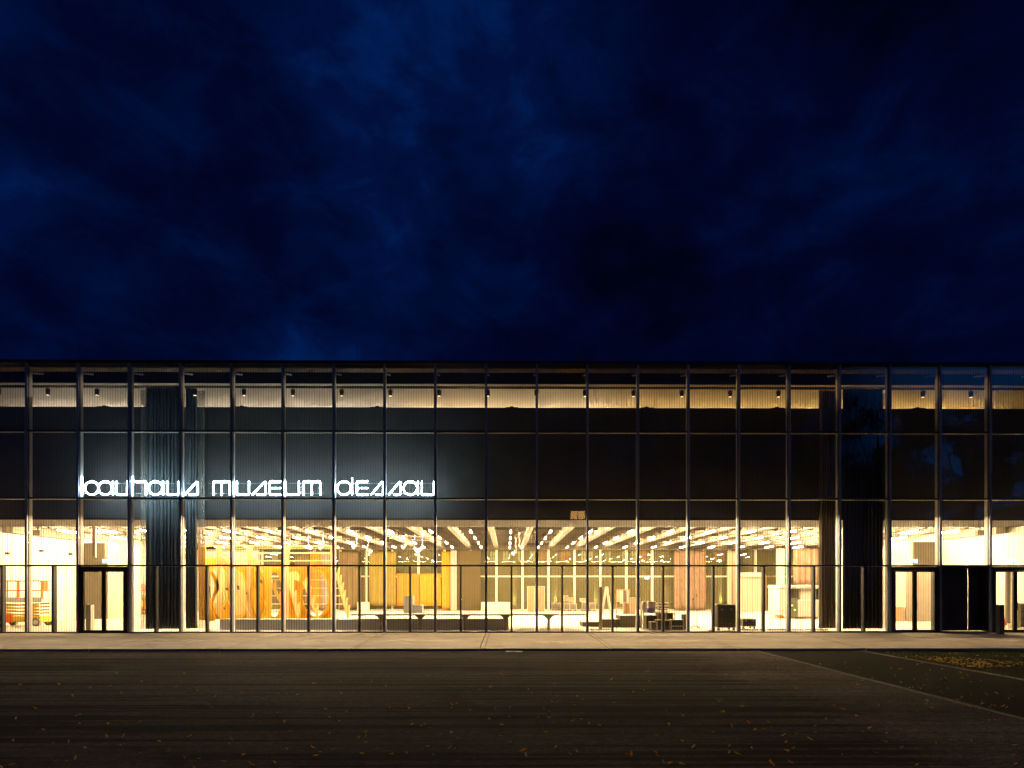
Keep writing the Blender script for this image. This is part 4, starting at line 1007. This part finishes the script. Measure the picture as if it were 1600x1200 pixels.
# ------------------------------------------------------------------ things at the right-hand and left-hand doors
Y = -.75; x0, x1 = PX(1559.5, Y), PX(1566.5, Y); zt_ = PZ(1563, 945, Y)
t_ = thing('bollard', 'black square bollard on the terrace before the far right door', 'bollard', ((x0+x1)/2, Y, tz(Y)))
MB().box(x0, x1, Y-.1, Y+.1, tz(Y)+.012, zt_).build('post_body', mat('anthracite_bollard', (.03, .03, .036), .5, .2, var=.05), t_)
MB().box(x0-.05, x1+.05, Y-.15, Y+.15, tz(Y)-.004, tz(Y)+.011).build('base_plate', M_dark, t_)
Y = .9; x0, x1 = PX(134, Y), PX(142, Y); t_ = thing('bollard', 'pale square post inside the left glass door', 'post', ((x0+x1)/2, Y, 0))
MB().box(x0, x1, Y, Y+.22, .012, PZ(138, 945, Y)).build('post_body', mat('pale_post', (.62, .55, .46), .6, var=.05), t_)
MB().box(x0-.04, x1+.04, Y-.04, Y+.26, .003, .011).build('base_plate', M_dark, t_)
M_red = mat('red_plastic', (.75, .05, .02), .45, var=.05)
for q, (a0, a1_, Yr) in enumerate(((1554, 1560.5, 2.4), (1565.5, 1571.5, 2.8))):
    x0, x1 = PX(a0, Yr), PX(a1_, Yr); t_ = thing('red_crate', ('red plastic crate left of the black bollard, inside the far right door', 'red plastic crate right of the black bollard, inside the far right door')[q], 'crate', ((x0+x1)/2, Yr, 0), 'red crates inside the far right door')
    MB().box(x0, x1, Yr, Yr+.3, .12, .40).build('crate_body', M_red, t_); MB().box(x0-.012, x1+.012, Yr-.012, Yr+.31, .401, .43).build('rim', M_red, t_)
    MB().box(x0, x1, Yr+.02, Yr+.28, .004, .119).build('pallet_foot', M_white, t_)
Yr = 2.2; x0, x1 = PX(1590, Yr), PX(1625, Yr); t_ = thing('cream_cabinet', 'cream cabinet with dark shelves at the right edge of the picture', 'cabinet', ((x0+x1)/2, Yr, 0))
MB().box(x0, x0+.16, Yr, Yr+.4, .05, 1.25).box(x1-.1, x1, Yr, Yr+.4, .05, 1.25).box(x0+.16, x1-.1, Yr, Yr+.4, 1.15, 1.25).box(x0+.16, x1-.1, Yr+.35, Yr+.4, .05, 1.149).build('cabinet_body', M_cream, t_)
for k in range(3): MB().box(x0+.161, x1-.101, Yr+.01, Yr+.349, .10+.36*k, .13+.36*k).build('shelf', M_panel, t_)
x = PX(1576, 3); t_ = thing('paint_bucket', 'small white bucket on the floor inside the far right door', 'bucket', (PX(1579, 2.2), 2.2, 0)); x = t_.location.x
MB().lathe((x, 2.2, .004), [(.10, 0), (.13, .24), (.14, .25)], 14).build('bucket_body', M_white, t_); MB().tube([(x-.13, 2.2, .22), (x-.08, 2.2, .33), (x+.08, 2.2, .33), (x+.13, 2.2, .22)], .006, 5).build('handle', M_dark, t_)
Y = 8.3; crate(1398, 1413, 949, 968, Y, 'pinkish box in front of the grey panel, seen through the glass door', M_mix[4], 0)

# ================================================================== THE REST OF THE PLACE
# street building beyond the rear facade with lit windows
NB = thing('street_building', 'plain building across the rear street with yellow and red lit windows', 'building', (5, 62, 0))
M_plast = mat('greenish_plaster', (.34, .33, .17), .9, var=.12, scale=.4)
MB().box(-45, 60, 62, 74, GZ-.05, 13).build('wall', M_plast, NB)
MB().box(-45.5, 60.5, 61.6, 74.5, 13.01, 13.5).build('roof', M_dark, NB)
M_wy = mat('lit_window_yellow', (.9, .8, .4), emit=(1, .82, .35), strength=1.6, var=0); M_wr = mat('lit_window_red', (.9, .3, .1), emit=(1, .20, .05), strength=1.3, var=0)
M_wd = mat('dark_window', (.05, .06, .04), .15, var=0)
for k, (px, c) in enumerate(((770, 0), (790, 0), (813, 0), (832, 0), (851, 1), (884, 1), (912, 0), (922, 0), (950, 0), (976, 0), (990, 0), (1006, 1), (1124, 1), (300, 0), (430, 0), (545, 2), (600, 2), (640, 2))):
    x = PX(px, 62); hw = (5 if c != 1 else 9)*88.2/F
    f = MB().box(x-hw, x+hw, 61.90, 61.99, 5.85, 7.5).build('window', M_white if c != 1 else M_mix[4], NB)
    MB().box(x-hw+.12, x-.06, 61.86, 61.899, 5.97, 6.6).box(x+.06, x+hw-.12, 61.86, 61.899, 5.97, 6.6).box(x-hw+.12, x-.06, 61.86, 61.899, 6.7, 7.38).box(x+.06, x+hw-.12, 61.86, 61.899, 6.7, 7.38).build('pane', (M_wy, M_wr, M_wd)[c], f)
# uplit columns on the rear forecourt
for q, px in enumerate((803.5, 867.5, 930.5, 1125)):
    Y = 37.0; x = PX(px, Y)
    t_ = thing('forecourt_column', 'pale yellow uplit column outside the rear windows, %s from the left' % ORD[q], 'column', (x, Y, GZ), 'uplit columns behind the hall')
    MB().lathe((x, Y, GZ+.3), [(.26, 0), (.26, 6.5), (.30, 6.6)], 16).build('shaft', mat('pale_yellow_column', (.75, .68, .32), .7, var=.05), t_, smooth=False)
    MB().lathe((x, Y, GZ), [(.4, 0), (.38, .3)], 16).build('plinth', M_beam, t_)
    ld = bpy.data.lights.new('uplight', 'POINT'); ld.energy = 80; ld.color = (1, .92, .45); ld.shadow_soft_size = .08
    lo = bpy.data.objects.new('uplight', ld); COL.objects.link(lo); lo.location = (x, Y-.9, .9)
    u = thing('ground_uplight', 'small ground lamp at the foot of the %s rear column' % ORD[q], 'uplight', (x, Y-.9, GZ), 'ground lamps of the rear columns')
    MB().lathe((x, Y-.9, GZ), [(.12, 0), (.12, .12), (.15, .3)], 12).build('lamp_housing', M_dark, u); lo.parent = u; lo.location = (0, 0, .9)
# unseen street lamps added to light the rear forecourt and street building
for q, x in enumerate((-14, 12, 30)):
    t_ = thing('added_street_lamp', 'added street lamp lighting the rear forecourt, %s from the left' % ORD[q], 'street lamp', (x, 44, GZ), 'added street lamps behind the hall')
    MB().tube([(x, 44, GZ), (x, 44, 8.5)], .09, 10, .05).build('pole', M_dark, t_)
    MB().box(x-.2, x+.2, 43.3, 44.1, 8.5, 8.6).build('lamp_head', M_dark, t_)
    MB().box(x-.15, x+.15, 43.4, 44.0, 8.46, 8.499).build('lamp_lens', mat('added_lamp_glow', (1, 1, 1), emit=(1, .9, .45), strength=180, var=0), t_)

# trees behind the camera, mirrored in the upper panes
M_bark = mat('dark_bark', (.05, .04, .03), .9, var=.2); M_fol = mat('dark_foliage', (.045, .055, .02), .8, var=.4, scale=1.5, trans=.2)
def make_tree(x, y, h, r, seed, lab):
    rt = random.Random(seed); t_ = thing('tree', lab, 'tree', (x, y, GZ-.03), 'trees on the far side of the yard')
    tk = MB().tube([(x, y, GZ-.03), (x+.2, y, h*.35), (x-.1, y+.1, h*.8)], .38, 10, .10)
    cl = []
    for k in range(16):
        a = rt.random()*2*PI; z0 = h*rt.uniform(.28, .6); z1 = h*rt.uniform(.45, .95); rr_ = r*rt.uniform(.4, .95)*(1.1-.6*abs(z1/h-.6))
        e = (x+rr_*math.cos(a), y+rr_*math.sin(a), z1); tk.tube([(x, y, z0), ((x+e[0])/2, (y+e[1])/2, (z0+z1)/2+.5), e], .11, 6, .03); cl.append(e)
    tk.build('trunk', M_bark, t_); cr_ = MB()
    for e in cl+[(x, y, h*.85)]:
        for s in range(3):
            c = Vector(e)+Vector((rt.gauss(0, 1), rt.gauss(0, 1), rt.gauss(0, .8)))
            for _ in range(210):
                p = c+Vector((rt.gauss(0, .75), rt.gauss(0, .75), rt.gauss(0, .55))); u = Vector((rt.gauss(0, 1), rt.gauss(0, 1), rt.gauss(0, 1))).normalized()*rt.uniform(.15, .30)
                v_ = u.cross(Vector((rt.random(), rt.random(), 1))).normalized()*u.length*.6; cr_.add([p-u, p+v_, p+u, p-v_], [(0, 1, 2, 3)])
    cr_.build('crown', M_fol, t_); return t_
protos = [make_tree(46, -46, 26, 7, 1, ''), make_tree(60, -50, 30, 8, 2, ''), make_tree(70, -46, 32, 8, 3, '')]
for o, s in zip(protos, ('standing off the right of the yard, nearest the middle', 'standing off the right of the yard, tallest', 'standing off the right of the yard, furthest out')): o['label'] = 'dark leafy tree '+s
for q, (x, y, k, s, a) in enumerate(((34, -52, 0, 1.05, 1.), (24, -55, 1, 1.0, 2.), (13, -56, 2, 1.05, .5), (2, -55, 0, 1.1, 2.6), (-9, -56, 1, .95, 4.), (-20, -54, 2, 1.05, 5.), (-31, -52, 0, 1.0, 3.), (-43, -50, 1, .9, .7), (76, -52, 0, 1.1, 2.), (38, -72, 1, .8, 3.3), (50, -74, 0, .85, 1.3), (61, -73, 2, .75, 2.3), (72, -74, 1, .8, .3), (84, -73, 0, .95, 4.3), (96, -72, 2, .9, 5.3))):
    c = copy_tree(protos[k], (x, y, GZ-.03)); c.rotation_euler.z = a; c.scale = (s, s, s)
    c['label'] = 'dark tree in the row behind the viewpoint, %s from the left' % ORD[q]
# a house behind the viewpoint with one lit window, mirrored in the middle of the facade
HB = thing('far_house', 'dark house behind the viewpoint with one lit window mirrored in the glass', 'house', (10, -40, 0))
MB().box(4, 18, -47, -40, GZ-.05, 13).build('wall', mat('dark_render', (.10, .09, .08), .9, var=.1), HB)
MB().box(3.6, 18.4, -47.4, -39.6, 13.01, 13.4).build('roof', M_dark, HB)
for k in range(3):
    for z in (1.5, 5.2, 9.6):
        lit = (k == 1 and z == 9.6); xx = (5.8, 8.1, 13.5)[k]
        f = MB().box(xx-.9, xx+.9, -39.99, -39.9, z, z+1.1).build('window', M_wd if not lit else M_white, HB)
        MB().box(xx-.8, xx-.05, -39.899, -39.87, z+.1, z+1.0).box(xx+.05, xx+.8, -39.899, -39.87, z+.1, z+1.0).build('pane', mat('lit_house_window', (1, 1, 1), emit=(1, .50, .13), strength=8, var=0) if lit else M_wd, f)
print('objects', len(S.objects), 'panes', npane)
